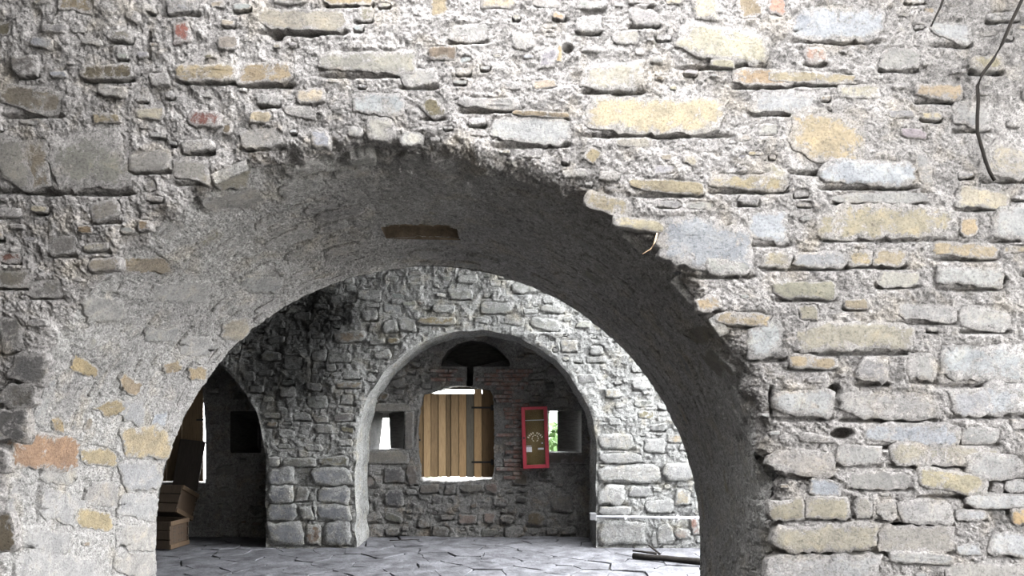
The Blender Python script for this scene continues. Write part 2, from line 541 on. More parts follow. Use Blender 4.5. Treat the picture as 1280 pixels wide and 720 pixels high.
# --- hand-placed stones of the front face: x0,y0,x1,y1 (photo frame), colour, tilt, groove
G = 0.8
FRONT = [
 (99,80,166,99,(118,102,70),0,G),(219,78,300,102,(188,163,115),0,.5),(296,78,367,104,(180,150,98),.05,.5),(0,110,78,138,(143,128,104),-.25,.6),
 (215,27,240,55,(168,78,58),.2,0),(233,138,277,160,(150,72,52),-.1,0),(278,154,289,168,(125,105,75),0,0),(72,-8,118,15,(170,145,100),0,0),
 (272,45,298,62,(172,156,140),0,0),(15,70,48,95,(135,125,120),0,.4),(38,46,66,60,(182,182,187),-.2,0),(-4,28,14,45,(130,118,85),0,0),
 (170,135,205,150,(202,190,165),0,0),(322,10,433,40,(178,166,145),-.04,1),(405,-10,468,6,(192,165,110),0,.4),(447,8,467,26,(140,130,98),0,.3),
 (398,62,522,92,(172,166,150),-.03,.3),(440,115,507,145,(195,199,199),-.08,0),(530,120,552,150,(122,108,66),.7,.3),(572,122,650,137,(186,181,176),-.06,.9),
 (457,147,495,176,(198,192,178),0,0),(500,165,530,182,(205,202,196),0,0),(538,-6,560,22,(188,163,115),0,0),(600,-8,645,12,(203,182,142),0,0),
 (388,163,412,184,(188,188,197),0,0),(727,77,805,113,(205,195,172),.02,.6),(732,120,905,165,(228,208,165),-.02,.7),(846,34,962,77,(212,202,172),-.22,.6),
 (888,75,918,85,(190,180,145),-.1,0),(915,86,990,107,(208,170,118),-.05,.6),(866,-4,897,26,(218,203,170),0,0),(922,-6,952,22,(165,140,98),.2,0),
 (674,60,696,86,(162,154,162),0,0),(694,58,703,78,(203,173,122),.2,0),(614,146,715,178,(210,209,207),-.03,.4),(640,139,712,147,(165,140,100),-.05,0),
 (765,38,800,56,(195,188,174),0,0),(690,15,706,24,(200,155,108),-.3,.4),(938,113,1020,142,(208,208,209),-.02,.5),(770,172,812,184,(205,195,175),0,0),
 (988,8,1106,51,(196,200,207),-.05,.3),(1005,58,1033,80,(215,160,132),.1,.3),(960,90,1072,104,(195,175,132),-.05,.9),(985,143,1086,204,(218,193,145),-.3,.5),
 (1145,105,1203,125,(195,167,128),-.1,.5),(1047,105,1100,123,(208,199,172),0,0),(1160,28,1216,50,(216,216,216),-.25,.5),(960,-4,982,20,(216,155,126),0,0),
 (-4,168,34,236,(165,158,146),.15,.4),(30,172,62,236,(150,132,102),.15,.5),(62,166,160,240,(152,148,134),.12,.6),(172,275,188,288,(150,122,82),0,.3),
 (97,282,116,293,(140,112,72),0,0),(180,227,196,240,(195,176,134),.5,0),(0,315,28,330,(142,84,60),0,.3),(-4,336,43,360,(138,128,112),0,.6),
 (110,322,150,340,(165,150,130),.1,.6),(730,242,792,270,(180,160,115),-.35,.8),(786,226,880,241,(178,158,112),-.08,.4),(884,218,985,238,(190,170,122),-.03,.6),
 (852,190,873,206,(226,212,184),-.2,0),(732,184,750,203,(165,145,98),-.6,0),(765,272,832,288,(205,190,150),-.15,.3),(822,276,942,340,(183,187,194),-.12,.6),
 (880,322,938,344,(200,199,190),-.08,0),(934,264,986,302,(216,220,226),-.1,.3),(1027,197,1145,231,(219,223,228),-.06,1),(1146,190,1164,232,(178,175,172),0,0),
 (957,208,986,232,(197,187,154),-.3,.4),(1228,178,1290,224,(218,204,178),-.2,.6),(1195,234,1262,262,(217,203,175),-.12,.5),(1020,256,1190,300,(194,179,142),.0,.4),
 (1200,270,1222,295,(212,182,134),0,0),(1060,311,1091,335,(205,182,134),0,.7),(1092,309,1133,333,(212,190,148),-.1,.8),(952,314,990,335,(208,194,162),0,.4),
 (992,314,1060,335,(190,190,192),0,.7),(1165,303,1247,322,(203,178,134),-.08,.6),(1097,340,1150,360,(212,206,192),0,.3),(1170,333,1254,358,(214,213,208),-.05,.5),
 (965,350,1046,375,(172,166,138),0,.5),(933,403,980,447,(210,213,213),.2,.5),(990,403,1142,440,(192,182,158),.02,.7),(998,381,1024,402,(178,168,142),0,0),
 (985,444,1046,463,(196,170,125),-.1,.5),(1073,447,1111,478,(170,165,165),-.2,.8),(1175,430,1284,480,(207,211,213),-.04,.4),(968,486,1042,522,(207,207,206),.0,.6),
 (1050,490,1172,524,(204,199,194),-.08,1),(1188,484,1240,521,(207,206,209),.1,.3),(1228,477,1286,518,(207,211,216),-.08,.5),(1080,527,1200,556,(198,202,210),-.03,.7),
 (960,562,1045,594,(208,198,188),-.12,.7),(1045,556,1102,581,(203,200,195),0,.3),(1112,554,1250,582,(203,192,168),-.03,1),(1145,588,1236,617,(206,191,150),-.16,.7),
 (1178,533,1201,552,(216,216,216),0,.3),(1200,534,1248,556,(190,188,184),0,.3),(960,624,1005,651,(184,172,142),0,.5),(1005,621,1063,651,(196,184,154),0,.7),
 (1068,622,1090,648,(200,192,178),0,.4),(1095,625,1121,650,(196,190,182),0,.4),(1124,625,1192,656,(216,211,206),0,.9),(965,655,1096,690,(194,183,158),0,.5),
 (1097,657,1192,694,(190,182,170),0,.4),(1205,617,1286,636,(212,211,210),0,.4),(1195,637,1236,651,(214,214,216),0,.3),(1262,634,1288,656,(220,178,110),0,0),
 (1195,680,1226,695,(214,215,217),.1,0),(1235,666,1290,696,(217,217,218),-.1,.4),(958,690,1100,730,(206,205,204),0,.5),(1112,690,1192,706,(198,196,193),-.05,.4),
 (1180,703,1290,730,(205,199,190),0,.3),(1012,598,1052,620,(192,197,206),-.1,0),(870,368,901,390,(208,180,138),.3,.3),(895,388,962,408,(206,182,140),-.08,.4),
 (1240,258,1290,302,(214,213,210),0,.4),(0,395,28,440,(128,122,118),.2,.4),(14,440,60,480,(118,114,112),-.2,.5),(0,480,44,510,(125,118,110),0,.5),
 (-8,510,34,552,(110,106,104),0,.4),(-8,560,10,592,(112,108,104),0,.4),(-8,640,18,690,(150,130,95),0,.4),(36,350,78,372,(140,134,128),.1,.4),
 (60,296,96,318,(138,130,122),.1,.3),(112,250,150,276,(150,140,128),.25,.4),(160,190,214,214,(165,158,150),.15,.4),(215,200,262,226,(172,165,154),-.1,.4),
 (300,160,352,184,(178,172,165),.1,.3),(1040,240,1160,254,(196,193,188),0,.5),(1120,380,1196,402,(200,196,192),-.1,.4),(1200,385,1262,412,(205,202,198),-.15,.7),
 (1130,440,1170,476,(196,193,188),0,.4),(1206,565,1280,600,(202,200,196),0,.5),(1255,600,1290,616,(200,198,195),0,.4),(1060,590,1140,612,(182,178,172),0,.4),
(1190,130,1240,160,(205,202,198),-.2,.3),(1100,60,1150,86,(192,188,180),0,.3),
 (560,30,610,52,(190,185,178),0,.3),(500,85,548,108,(188,183,176),.1,.3),(640,40,668,62,(196,190,182),0,.0),(720,20,752,40,(193,189,184),.1,.3),
]
HOLES_F = [(184.5,56,4,15,.06),(1045,489,7,8,.07),(1053,542,11,6,.09),(345,42,8,6,.05),(386,40,25,4,.04),(1060,96,6,4,.05),(900,330,0.1,0.1,0),
           (1253,350,6,5,.04),(1010,452,5,4,.05),(965,505,3,20,.05),(1236,600,5,12,.05),(1135,657,22,4,.05),(960,600,6,30,.05),
           (710,60,6,5,.04),(813,10,4,3,.03),(700,24,10,4,.03),(1035,140,5,3,.04),(705,152,6,5,.05),(1200,600,40,3,.04)]
f_stones = []
for i, (x0, y0, x1, y1, c, t, g) in enumerate(FRONT):
    pl = blob(x0, y0, x1, y1, -t, max(12, min(26, int((x1 - x0) / 5))), 4.0 if (x1 - x0) > 60 else 3.0, seed=i)
    f_stones.append(Stone([P2W(a, b, YF) for a, b in pl], lin(c), random.uniform(0.001, 0.009), g, 0.35 if c[0] > c[1] * 1.55 else random.uniform(-.1, .3)))
n_hand = len(f_stones)
def sd_front(x, z):
    cx, cz, R = AF
    return (abs(x - cx) - R) if z < cz else (math.hypot(x - cx, z - cz) - R)
f_stones = scatter(f_stones, (-2.75, 2.8, 0.6, 3.85), 2600, (0.035, 0.22), (1.3, 3.6), PAL_FRONT,
                   lambda u, v, w, h: sd_front(u, v) > max(w, h) * 0.5 + 0.02, (0.001, 0.009))

d_fine = np.concatenate([FIL * (1 - np.cos(np.linspace(0, np.pi / 2, 24))), np.arange(FIL + 0.006, 2.50, 0.0070)])
d_all = np.concatenate([d_fine, [2.56, 2.65, 2.8, 3.0, 3.3, 3.7, 4.2, 4.8, 5.4]])
def arris(P, d):
    return (0.030 * vnoise(P, 6.0, 51) + 0.020 * vnoise(P, 14.0, 52) - 0.012) * np.exp(-np.maximum(d, 0) / 0.09)
def front_grid():
    SS, DD = np.meshgrid(S, d_all, indexing='ij')
    SS, DD = SS.ravel(), DD.ravel()
    rg = np.repeat(ragged, len(d_all)) * np.exp(-DD / 0.30)
    x, z, nx, nz = stad(SS, DD + rg, AF)
    ca = np.clip(1 - DD / FIL, 0, 1); sa = np.sqrt(1 - ca ** 2)
    y = YF + FIL * (1 - sa)
    P = np.stack([x, y, z], 1)
    D = relief(P) + arris(P, DD)
    D = sink(x, z, D, f_stones)
    D = carve(x, z, D, [(*P2W(a, b, YF), ru * YF / FPX, rv * YF / FPX, dp) for a, b, ru, rv, dp in HOLES_F])
    N = np.stack([-nx * ca, -sa, -nz * ca], 1)
    P = P + N * D[:, None]
    P[:, 0] = np.clip(P[:, 0], -3.6, YARD_X1)
    P[:, 2] = np.clip(P[:, 2], -0.06, 4.9)
    return P, grid_faces(len(S), len(d_all))
P, F = front_grid()
wall_front = struct(mesh_obj('wall_front', P, F, M_MORTAR))
build_stones(f_stones, lambda u, v, h: np.stack([u, YF - h, v], 1), wall_front, flip=False)

# --- soffit of the arch
def arch_at(t):
    return tuple(AF[i] + (AB[i] - AF[i]) * t for i in range(3))
def soffit_map(s, dep, h):
    t = np.clip((dep - FIL) / (YB - YF - FIL), -0.05, 1)
    A = arch_at(t)
    x, z, nx, nz = stad(s, -np.asarray(h), A)
    x = np.where((s < 0) | (s > 1), x, x)
    return np.stack([x, YF + dep + 0 * x, z], 1)
dep_s = np.concatenate([[FIL], np.arange(FIL + 0.01, YB - YF, 0.0105), [YB - YF]])
SC = math.pi * 2.0          # metres per unit s along the arc

_gs, _gd = np.meshgrid(np.linspace(-0.6, 1.6, 900), np.linspace(0.0, YB - YF, 160), indexing='ij')
_gs, _gd = _gs.ravel(), _gd.ravel()
_gp = soffit_map(_gs, _gd, 0 * _gs)
_gx = 640 + FPX * _gp[:, 0] / _gp[:, 1]; _gy = HORIZ - FPX * (_gp[:, 2] - EYE) / _gp[:, 1]
def px_soffit(x, y):
    i = int(np.argmin((_gx - x) ** 2 + (_gy - y) ** 2))
    return (_gs[i] * SC, _gd[i])
SOFF = [
 (15,541,97,589,(196,142,88),-.06,.5),(99,562,145,583,(210,186,134),0,.4),(150,530,212,573,(220,196,148),.03,.5),(52,577,97,606,(205,200,192),-.1,.3),
 (50,612,106,655,(214,211,208),-.15,.5),(93,636,141,664,(210,186,130),-.15,.5),(146,654,197,688,(208,202,194),-.1,.5),(142,690,197,722,(206,200,192),-.1,.4),
 (22,656,90,692,(206,203,200),-.2,.5),(20,692,132,735,(214,211,208),-.2,.3),(150,577,202,613,(206,205,206),0,.4),(148,616,196,650,(210,208,206),-.05,.4),
 (88,450,123,468,(216,188,128),-.4,0),(148,472,176,492,(206,178,138),-.6,.3),(129,494,148,526,(200,174,120),-.9,.3),
 (148,498,182,530,(214,213,213),-.1,.3),(190,515,209,533,(212,218,226),0,0),(64,520,79,540,(195,165,110),0,0),(235,458,258,476,(208,180,130),0,.3),
 (276,398,312,425,(206,192,166),0,.3),(203,452,226,466,(204,178,134),.3,0),(180,410,222,428,(208,206,202),0,.3),(108,600,148,634,(196,190,184),0,.3),
 (265,196,312,238,(204,194,170),.3,.5),(255,240,330,262,(190,184,176),.2,.4),(150,322,214,342,(180,160,130),.05,.5),(190,352,262,378,(206,203,199),0,.3),
 (300,345,352,366,(206,204,200),-.1,.3),(105,372,156,402,(208,204,198),.1,.3),(225,420,268,446,(210,207,203),-.2,.3),
 (886,430,905,478,(150,142,125),.8,0),(862,400,900,430,(150,140,122),.6,0),
]
s_stones = []
for i, (x0, y0, x1, y1, c, t, g) in enumerate(SOFF):
    pl = blob(x0, y0, x1, y1, -t, 16, 3.8, seed=1000 + i)
    s_stones.append(Stone([px_soffit(a, b) for a, b in pl], lin(c), random.uniform(0.003, 0.009), g * .8, -.45))
SLOT = (0.62, 0.80)
_u, _v = px_soffit(526, 288)
s_slot = (_u, _v)
s_stones = scatter(s_stones, (-0.55 * SC, 1.5 * SC, 0.06, YB - YF - 0.05), 1500, (0.06, 0.30), (1.2, 3.2), PAL_SOFF,
                   lambda u, v, w, h: v - h / 2 > 0.07 and v + h / 2 < YB - YF - 0.02 and (abs(u - s_slot[0]) > 0.45 or abs(v - s_slot[1]) > 0.25)
                   and (u > 0 or True), (0.002, 0.007), tilt=0.1, grv=0.12)
def soffit_grid():
    SS, DD = np.meshgrid(S, dep_s, indexing='ij')
    SS, DD = SS.ravel(), DD.ravel()
    A = arch_at((DD - FIL) / (YB - YF - FIL))
    rg = np.repeat(ragged, len(dep_s)) * np.exp(-(DD - FIL) / 0.30)
    x, z, nx, nz = stad(SS, rg, A)
    P = np.stack([x, YF + DD, z], 1)
    P0 = P.copy()
    D = relief(P) * (0.55 + 0.45 * np.exp(-np.maximum(DD - FIL, 0) / 0.15)) + arris(P, DD - FIL)
    uu = SS * SC
    D = sink(uu, DD, D, s_stones)
    # beam slot in the crown: a real recess
    a = (np.abs(uu - s_slot[0]) < 0.245) & (np.abs(DD - s_slot[1]) < 0.095)
    N = np.stack([-nx, 0 * nx, -nz], 1)
    P = P + N * D[:, None]
    P[:, 2] = np.maximum(P[:, 2], -0.06)
    Fs = grid_faces(len(S), len(dep_s))[:, ::-1]
    return P, Fs[~np.all(a[Fs], 1)]
P, F = soffit_grid()
wall_arch = struct(mesh_obj('wall_archway', P, F, M_SOFFIT))
u_ = np.array([s_slot[0] - .25, s_slot[0] + .25]); d_ = np.array([s_slot[1] - .10, s_slot[1] + .10])
rim = [soffit_map(np.array([uu / SC]), np.array([dd]), np.array([-0.03 if 0 else 0.0]))[0] for uu, dd in ((u_[0], d_[0]), (u_[1], d_[0]), (u_[1], d_[1]), (u_[0], d_[1]))]
SLOT_V = [tuple(p) for p in rim] + [(p[0], p[1], p[2] + 0.34) for p in rim]
slot = struct(mesh_obj('trim_2', SLOT_V, [(0, 1, 5, 4), (1, 2, 6, 5), (2, 3, 7, 6), (3, 0, 4, 7), (4, 5, 6, 7)],
              simple_noise_mat('beam_slot_lining', (0.07, 0.052, 0.036), (0.16, 0.125, 0.09), 14, bump=0.7, dist=0.01), smooth=False))
def soffit_map_u(u, v, h): return soffit_map(np.asarray(u) / SC, np.asarray(v), h)
build_stones(s_stones, soffit_map_u, wall_arch, flip=True, mat=M_STONE_SOFF)

# --- rear face of that wall (towards the hall)
S2 = s_samples(0.05, AB[2])
d2 = np.array([0, .04, .1, .2, .35, .6, 1, 1.5, 2.2, 3.0, 4.0, 5.5, 8.0])
SS, DD = np.meshgrid(S2, d2, indexing='ij'); SS, DD = SS.ravel(), DD.ravel()
x, z, nx, nz = stad(SS, DD, AB)
P = np.stack([np.clip(x, -9.0, YARD_X1), np.full_like(x, YB), np.clip(z, -0.06, 4.9)], 1)
struct(mesh_obj('wall_hall', P, grid_faces(len(S2), len(d2))[:, ::-1], M_PLASTER))

# ------------------------------------------------------------------ walls with holes
def nearest_on_poly(Q, poly):
    """signed distance (negative inside) and nearest point on the closed outline"""
    p = np.asarray(poly, float); n = len(p)
    best = np.full(len(Q), 1e9); near = np.zeros_like(Q)
    inside = np.zeros(len(Q), bool)
    for i in range(n):
        a, b = p[i], p[(i + 1) % n]
        ab = b - a
        t = np.clip(((Q - a) @ ab) / (ab @ ab + 1e-12), 0, 1)
        c = a + t[:, None] * ab
        d = np.hypot(*(Q - c).T)
        k = d < best
        best[k] = d[k]; near[k] = c[k]
        cond = (a[1] > Q[:, 1]) != (b[1] > Q[:, 1])
        xi = a[0] + (Q[:, 1] - a[1]) * (b[0] - a[0]) / (b[1] - a[1] + 1e-12)
        inside ^= cond & (Q[:, 0] < xi)
    return np.where(inside, -best, best), near

def holed_wall(name, Y, bounds, res, holes, mat, stones=(), amp=1.0, rel=True, round_=0.03):
    x0, x1, z0, z1 = bounds
    xs = np.linspace(x0, x1, int((x1 - x0) / res) + 1); zs = np.linspace(z0, z1, int((z1 - z0) / res) + 1)
    X, Z = np.meshgrid(xs, zs, indexing='ij'); Q = np.stack([X.ravel(), Z.ravel()], 1)
    sd = np.full(len(Q), 1e9); 
    for h in holes:
        h = np.asarray(h)
        m = (Q[:, 0] > h[:, 0].min() - 0.2) & (Q[:, 0] < h[:, 0].max() + 0.2) & (Q[:, 1] > h[:, 1].min() - 0.2) & (Q[:, 1] < h[:, 1].max() + 0.2)
        idx = np.where(m)[0]
        d, nr = nearest_on_poly(Q[idx], h)
        k = np.abs(d) < res * 0.72
        Q[idx[k]] = nr[k]; d[k] = 0
        sd[idx] = np.minimum(sd[idx], d)
    P = np.stack([Q[:, 0], np.full(len(Q), Y), Q[:, 1]], 1)
    if rel:
        D = relief(P, amp)
        D = sink(Q[:, 0], Q[:, 1], D, stones)
        D = D * np.clip(sd / round_, 0, 1)
        P[:, 1] -= D
    F = grid_faces(len(xs), len(zs))
    F = F[np.all(sd[F] >= -1e-6, 1)]
    used = np.unique(F); rm = np.full(len(P), -1); rm[used] = np.arange(len(used))
    o = mesh_obj(name, P[used], rm[F], mat)
    return o

def reveal(name, poly0, poly1, Y0, Y1, n, mat, amp=0.0, parent=None, closed=True, ease=1):
    """lofted lining of an opening from outline poly0 at Y0 to poly1 at Y1"""
    a, b = np.asarray(poly0, float), np.asarray(poly1, float)
    if closed: a = np.vstack([a, a[:1]]); b = np.vstack([b, b[:1]])
    ty = np.linspace(0, 1, n); t = ty ** ease
    V = np.stack([np.concatenate([a[:, None, :] * (1 - t)[None, :, None] + b[:, None, :] * t[None, :, None]], 0)[..., 0],
                  np.broadcast_to(Y0 + (Y1 - Y0) * ty[None, :], (len(a), n)),
                  (a[:, None, :] * (1 - t)[None, :, None] + b[:, None, :] * t[None, :, None])[..., 1]], -1).reshape(-1, 3)
    if amp:
        c = np.array([a[:, 0].mean(), 0, a[:, 1].mean()])
        N = c[None] - V; N[:, 1] = 0; N /= np.linalg.norm(N, axis=1)[:, None] + 1e-9
        D = relief(V, amp) * np.clip(np.tile(np.minimum(ty, 1 - ty), len(a)) / 0.08, 0, 1)
        V = V + N * D[:, None]
    return mesh_obj(name, V, grid_faces(len(a), n), mat, parent)

def niche_outline(pcx, pcy, pr, Y, step=0.02):
    cx, cz = P2W(pcx, pcy, Y); R = pr * Y / FPX
    th = np.linspace(math.pi, 0, int(math.pi * R / step))
    arc = np.stack([cx + R * np.cos(th), cz + R * np.sin(th)], 1)
    nl = int((cz + 0.05) / step)
    zl = np.linspace(-0.05, cz, nl, endpoint=False)
    left = np.stack([np.full(nl, cx - R), zl], 1); right = np.stack([np.full(nl, cx + R), zl[::-1]], 1)
    p = np.vstack([left, arc, right])
    q = np.concatenate([p, np.zeros((len(p), 1))], 1)
    p += np.stack([vnoise(q, 6, 41), vnoise(q, 6, 42)], 1) * 0.014
    return p
NICHE1 = niche_outline(595, 563, 150, YH)
NICHE2 = niche_outline(182, 575, 150, YH)

# ------------------------------------------------------------------ hall back wall
BACK = []
for k, (y0, y1) in enumerate([(584, 606), (607, 629), (630, 651), (652, 681)]):
    BACK += [(334, y0, (368, 366, 372, 380)[k], y1, (182, 186, 196), 0, .7), ((389, 396, 395, 404)[k], y0, 438, y1, (180, 184, 194), 0, .7)]
BACK += [(370,609,386,627,(165,160,150),0,.5),(374,632,392,650,(165,163,158),0,.5),(382,655,402,680,(170,140,115),0,.5),(334,570,350,583,(190,190,188),0,.3),
 (353,572,395,583,(170,168,155),0,.5),(398,570,436,583,(165,158,125),0,.5),(521,397,570,406,(190,168,110),0,.5),(417,414,456,428,(178,152,118),.1,.3),
 (420,477,452,486,(165,145,110),0,.3),(478,400,497,415,(190,192,188),.3,.3),(498,398,520,414,(200,200,190),0,.3),(484,422,500,430,(150,132,88),0,.3),
 (748,566,802,579,(212,212,210),0,.6),(748,581,826,603,(216,213,208),0,.6),(748,606,780,631,(212,210,208),0,.6),(786,608,812,622,(208,208,208),0,.4),
 (806,624,842,641,(208,208,206),0,.4),(844,612,863,632,(206,192,160),0,.4),(748,633,788,644,(210,210,210),0,.4),(748,652,806,681,(206,205,203),0,.6),
 (820,657,842,678,(212,210,208),.3,.4),(842,660,863,673,(206,184,165),0,.5),(863,648,874,668,(205,150,130),0,.3),(814,664,828,684,(200,200,198),0,.4),
 (748,542,792,562,(210,208,204),0,.4),(834,543,853,554,(208,184,140),0,.3),(756,486,775,497,(214,200,165),0,.3),(676,382,706,391,(205,205,200),-.1,.4),
 (662,398,700,412,(196,198,190),-.2,.3),(804,548,832,566,(215,215,214),0,.3),(700,425,722,440,(212,205,190),0,.3),(828,578,872,600,(214,213,212),0,.5),
 (640,352,668,366,(190,192,184),0,.3),(560,360,590,374,(180,182,172),0,.3),(600,378,640,392,(178,182,176),0,.3),(790,470,812,486,(214,214,212),0,.3)]
b_stones = []
for i, (x0, y0, x1, y1, c, t, g) in enumerate(BACK):
    pl = blob(x0, y0, x1, y1, -t, 14, 5.0, seed=2000 + i)
    b_stones.append(Stone([P2W(a, b, YH) for a, b in pl], lin(c), random.uniform(0.012, 0.03), g))
def clear_of(polys, m=0.0):
    bb = []
    for p in polys:
        p = np.asarray(p); bb.append(p)
    def ok(u, v, w, h):
        q = np.array([[u - w / 2, v - h / 2], [u + w / 2, v - h / 2], [u - w / 2, v + h / 2], [u + w / 2, v + h / 2], [u, v]])
        for p in bb:
            d, _ = nearest_on_poly(q, p[::4])
            if d.min() < m: return False
        return True
    return ok
b_stones = scatter(b_stones, (-3.5, 2.3, 0.02, 3.35), 2600, (0.05, 0.30), (1.2, 3.0), PAL_BACK, clear_of([NICHE1, NICHE2], 0.03), (0.004, 0.016), gap=0.012)
wall_back = struct(holed_wall('wall_back', YH, (-6.4, 2.6, -0.05, 4.0), 0.0135, [NICHE1, NICHE2], M_BACK, b_stones, 1.25))
build_stones(b_stones, lambda u, v, h: np.stack([u, YH - h, v], 1), wall_back, mat=M_STONE_BACK)
n1 = struct(reveal('wall_niche_vault', NICHE1, NICHE1, YH, YN, 46, M_BACK, 0.9, closed=False))
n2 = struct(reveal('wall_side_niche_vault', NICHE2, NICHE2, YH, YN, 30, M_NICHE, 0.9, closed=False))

# ------------------------------------------------------------------ niche back walls with their openings
def pw(pts, Y=YN): return [P2W(x, y, Y) for x, y in pts]
WIN = pw([(529,492),(527,500),(524,511),(522,524),(521,540),(521,556),(523,572),(525,585),(525,599),(529,603),(560,603),(590,602),(604,600),(615,599),
          (618,580),(617,560),(618,540),(617,520),(617,505),(616,494),(612,487),(600,486),(588,484),(578,482),(568,482),(556,485),(545,488),(536,491)])
LOOP_L = pw([(463,514),(505,514),(505,562),(463,563)])
LOOP_R = pw([(683,513),(727,513),(727,566),(683,566)])
SLIT_L = [P2W(x, y, 9.72) for x, y in [(479,517),(486,517),(488,562),(474,562)]]
SLIT_R = [P2W(x, y, 9.72) for x, y in [(686,514),(697,514),(697,565),(686,565)]]
LUN = pw([(551,458.5),(553,448),(560,438),(572,430),(588,426),(604,427),(618,433),(630,443),(637,452),(638,458.5),(592,458.5),(591,482.5),(583,482.5),(584,458.5)])
WIN2 = pw([(196,470),(252,470),(257,540),(257,604),(196,604)])
LOOP3 = pw([(288,514),(326,514),(326,566),(288,566)])
WIN_R = resample(WIN, 0.03, 0.006, random.Random(4))
LOOPL_R, LOOPR_R, LOOP3_R = resample(LOOP_L, 0.05), resample(LOOP_R, 0.05), resample(LOOP3, 0.05)
LUN_R = resample(LUN, 0.03, 0.003, random.Random(5))
WIN2_R = resample(WIN2, 0.05)
NST = [(573,642,596,655,(176,150,138),0,.4),(604,640,619,654,(176,150,138),0,.3),(660,640,682,657,(150,130,95),-.3,.4),(688,618,716,640,(150,145,140),0,.4),
       (525,605,548,616,(150,140,130),0,.5),(556,606,570,618,(140,132,125),0,.4),(574,604,604,615,(145,140,130),0,.5),(606,603,622,616,(160,135,122),0,.3),
       (480,584,505,604,(120,118,122),0,.5),(508,582,522,606,(140,128,120),0,.5),(640,592,660,606,(130,118,100),0,.4),(480,612,505,632,(118,118,124),0,.4)]
PANELS = [  # dressed stones framing the left loophole: lintel, sill, jambs
       (455,504,513,514,(168,162,152),0,0),(453,563,511,580,(165,158,146),0,.4),(506,514,517,562,(160,152,145),0,0),(455,514,463,563,(165,160,152),0,0),
       (684,566,734,580,(128,118,112),0,.3)]
def niche_extent(u, v, w, h): return True
n_holes = [WIN_R, LOOPL_R, LOOPR_R, LUN_R, WIN2_R, LOOP3_R]
nst = []
for i, (x0, y0, x1, y1, c, t, g) in enumerate(NST):
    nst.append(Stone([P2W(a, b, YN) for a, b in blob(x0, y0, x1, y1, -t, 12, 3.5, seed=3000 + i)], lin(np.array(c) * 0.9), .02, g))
for i, (x0, y0, x1, y1, c, t, g) in enumerate(PANELS):
    pl = blob(x0, y0, x1, y1, 0, 16, 14.0, seed=3100 + i)
    nst.append(Stone([P2W(a, b, YN) for a, b in pl], lin(np.array(c) * 0.92), .012, g))
BR = [pw([(612,486),(652,486),(652,600),(612,600)]), pw([(546,456),(648,456),(648,488),(546,488)])]
okn = clear_of([WIN_R, LOOPL_R, LOOPR_R, LUN_R, WIN2_R, LOOP3_R, np.array(resample(BR[0], .05)), np.array(resample(BR[1], .05))], 0.03)
nst = scatter(nst, (-2.05, 1.1, 0.02, 2.35), 1100, (0.05, 0.26), (1.1, 2.4), PAL_NICHE, okn, (0.01, 0.03), tilt=0.3, grv=.6)
nst = scatter(nst, (-5.4, -2.95, 0.02, 2.2), 500, (0.08, 0.30), (1.3, 2.4), PAL_NICHE, okn, (0.01, 0.03), tilt=0.1, grv=.5)
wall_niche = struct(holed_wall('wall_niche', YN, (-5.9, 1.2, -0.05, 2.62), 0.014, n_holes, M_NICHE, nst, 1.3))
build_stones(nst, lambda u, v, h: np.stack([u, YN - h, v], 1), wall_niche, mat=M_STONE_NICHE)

# brick patches in the niche wall
def brick_material():
    m, nt, b = new_mat('old_brick')
    co = nd(nt, 'ShaderNodeNewGeometry').outputs['Position']
    c = ramp(nt, noise_node(nt, co, 9, 6, 0.6), [(0.3, (0.055, 0.032, 0.027)), (0.7, (0.125, 0.068, 0.056))])
    k = ramp(nt, noise_node(nt, co, 12, 8, 0.75), [(0.44, g3(0)), (0.58, g3(0.9))])
    c = mixc(nt, 'MIX', k, c, mortar_color(nt, co, *MC_NICHE))
    nt.links.new(c, b.inputs['Base Color'])
    bump_chain(nt, b, [(noise_node(nt, co, 50, 6, 0.7), 0.7, 0.008)])
    return m
M_BRICK = brick_material()
def brick_mesh(w, h, d):
    bm = bmesh.new()
    bmesh.ops.create_cube(bm, size=1.0)
    bmesh.ops.scale(bm, vec=(w, d, h), verts=bm.verts)
    bmesh.ops.bevel(bm, geom=bm.edges[:], offset=0.006, segments=1, affect='EDGES')
    me = bpy.data.meshes.new('brick'); bm.to_mesh(me); bm.free()
    me.materials.append(M_BRICK)
    return me
bmes = [brick_mesh(0.22, 0.043, 0.07), brick_mesh(0.11, 0.043, 0.07), brick_mesh(0.20, 0.042, 0.07)]
nb = 0
okb = clear_of([WIN_R, LOOPL_R, LOOPR_R, LUN_R], 0.012)
for (px0, py0, px1, py1) in [(618, 488, 652, 600), (548, 458, 650, 488)]:
    (bx0, bz1), (bx1, bz0) = P2W(px0, py0, YN), P2W(px1, py1, YN)
    row = 0
    z = bz0 + 0.03
    while z < bz1 - 0.02:
        x = bx0 + (0.0 if row % 2 else -0.10)
        while x < bx1:
            k = random.choice((0, 0, 2, 1)); w = (0.22, 0.11, 0.20)[k]
            if x + w > bx0 + 0.02 and random.random() < 0.93 and okb(x + w / 2, z, w, 0.05):
                o = bpy.data.objects.new('brick', bmes[k]); COL.objects.link(o)
                o.location = (x + w / 2, YN + 0.018 - random.uniform(0, 0.016), z); o.rotation_euler = (0, random.uniform(-.02, .02), random.uniform(-.03, .03))
                o.parent = wall_niche; nb += 1
            x += w + 0.012
        z += 0.053; row += 1

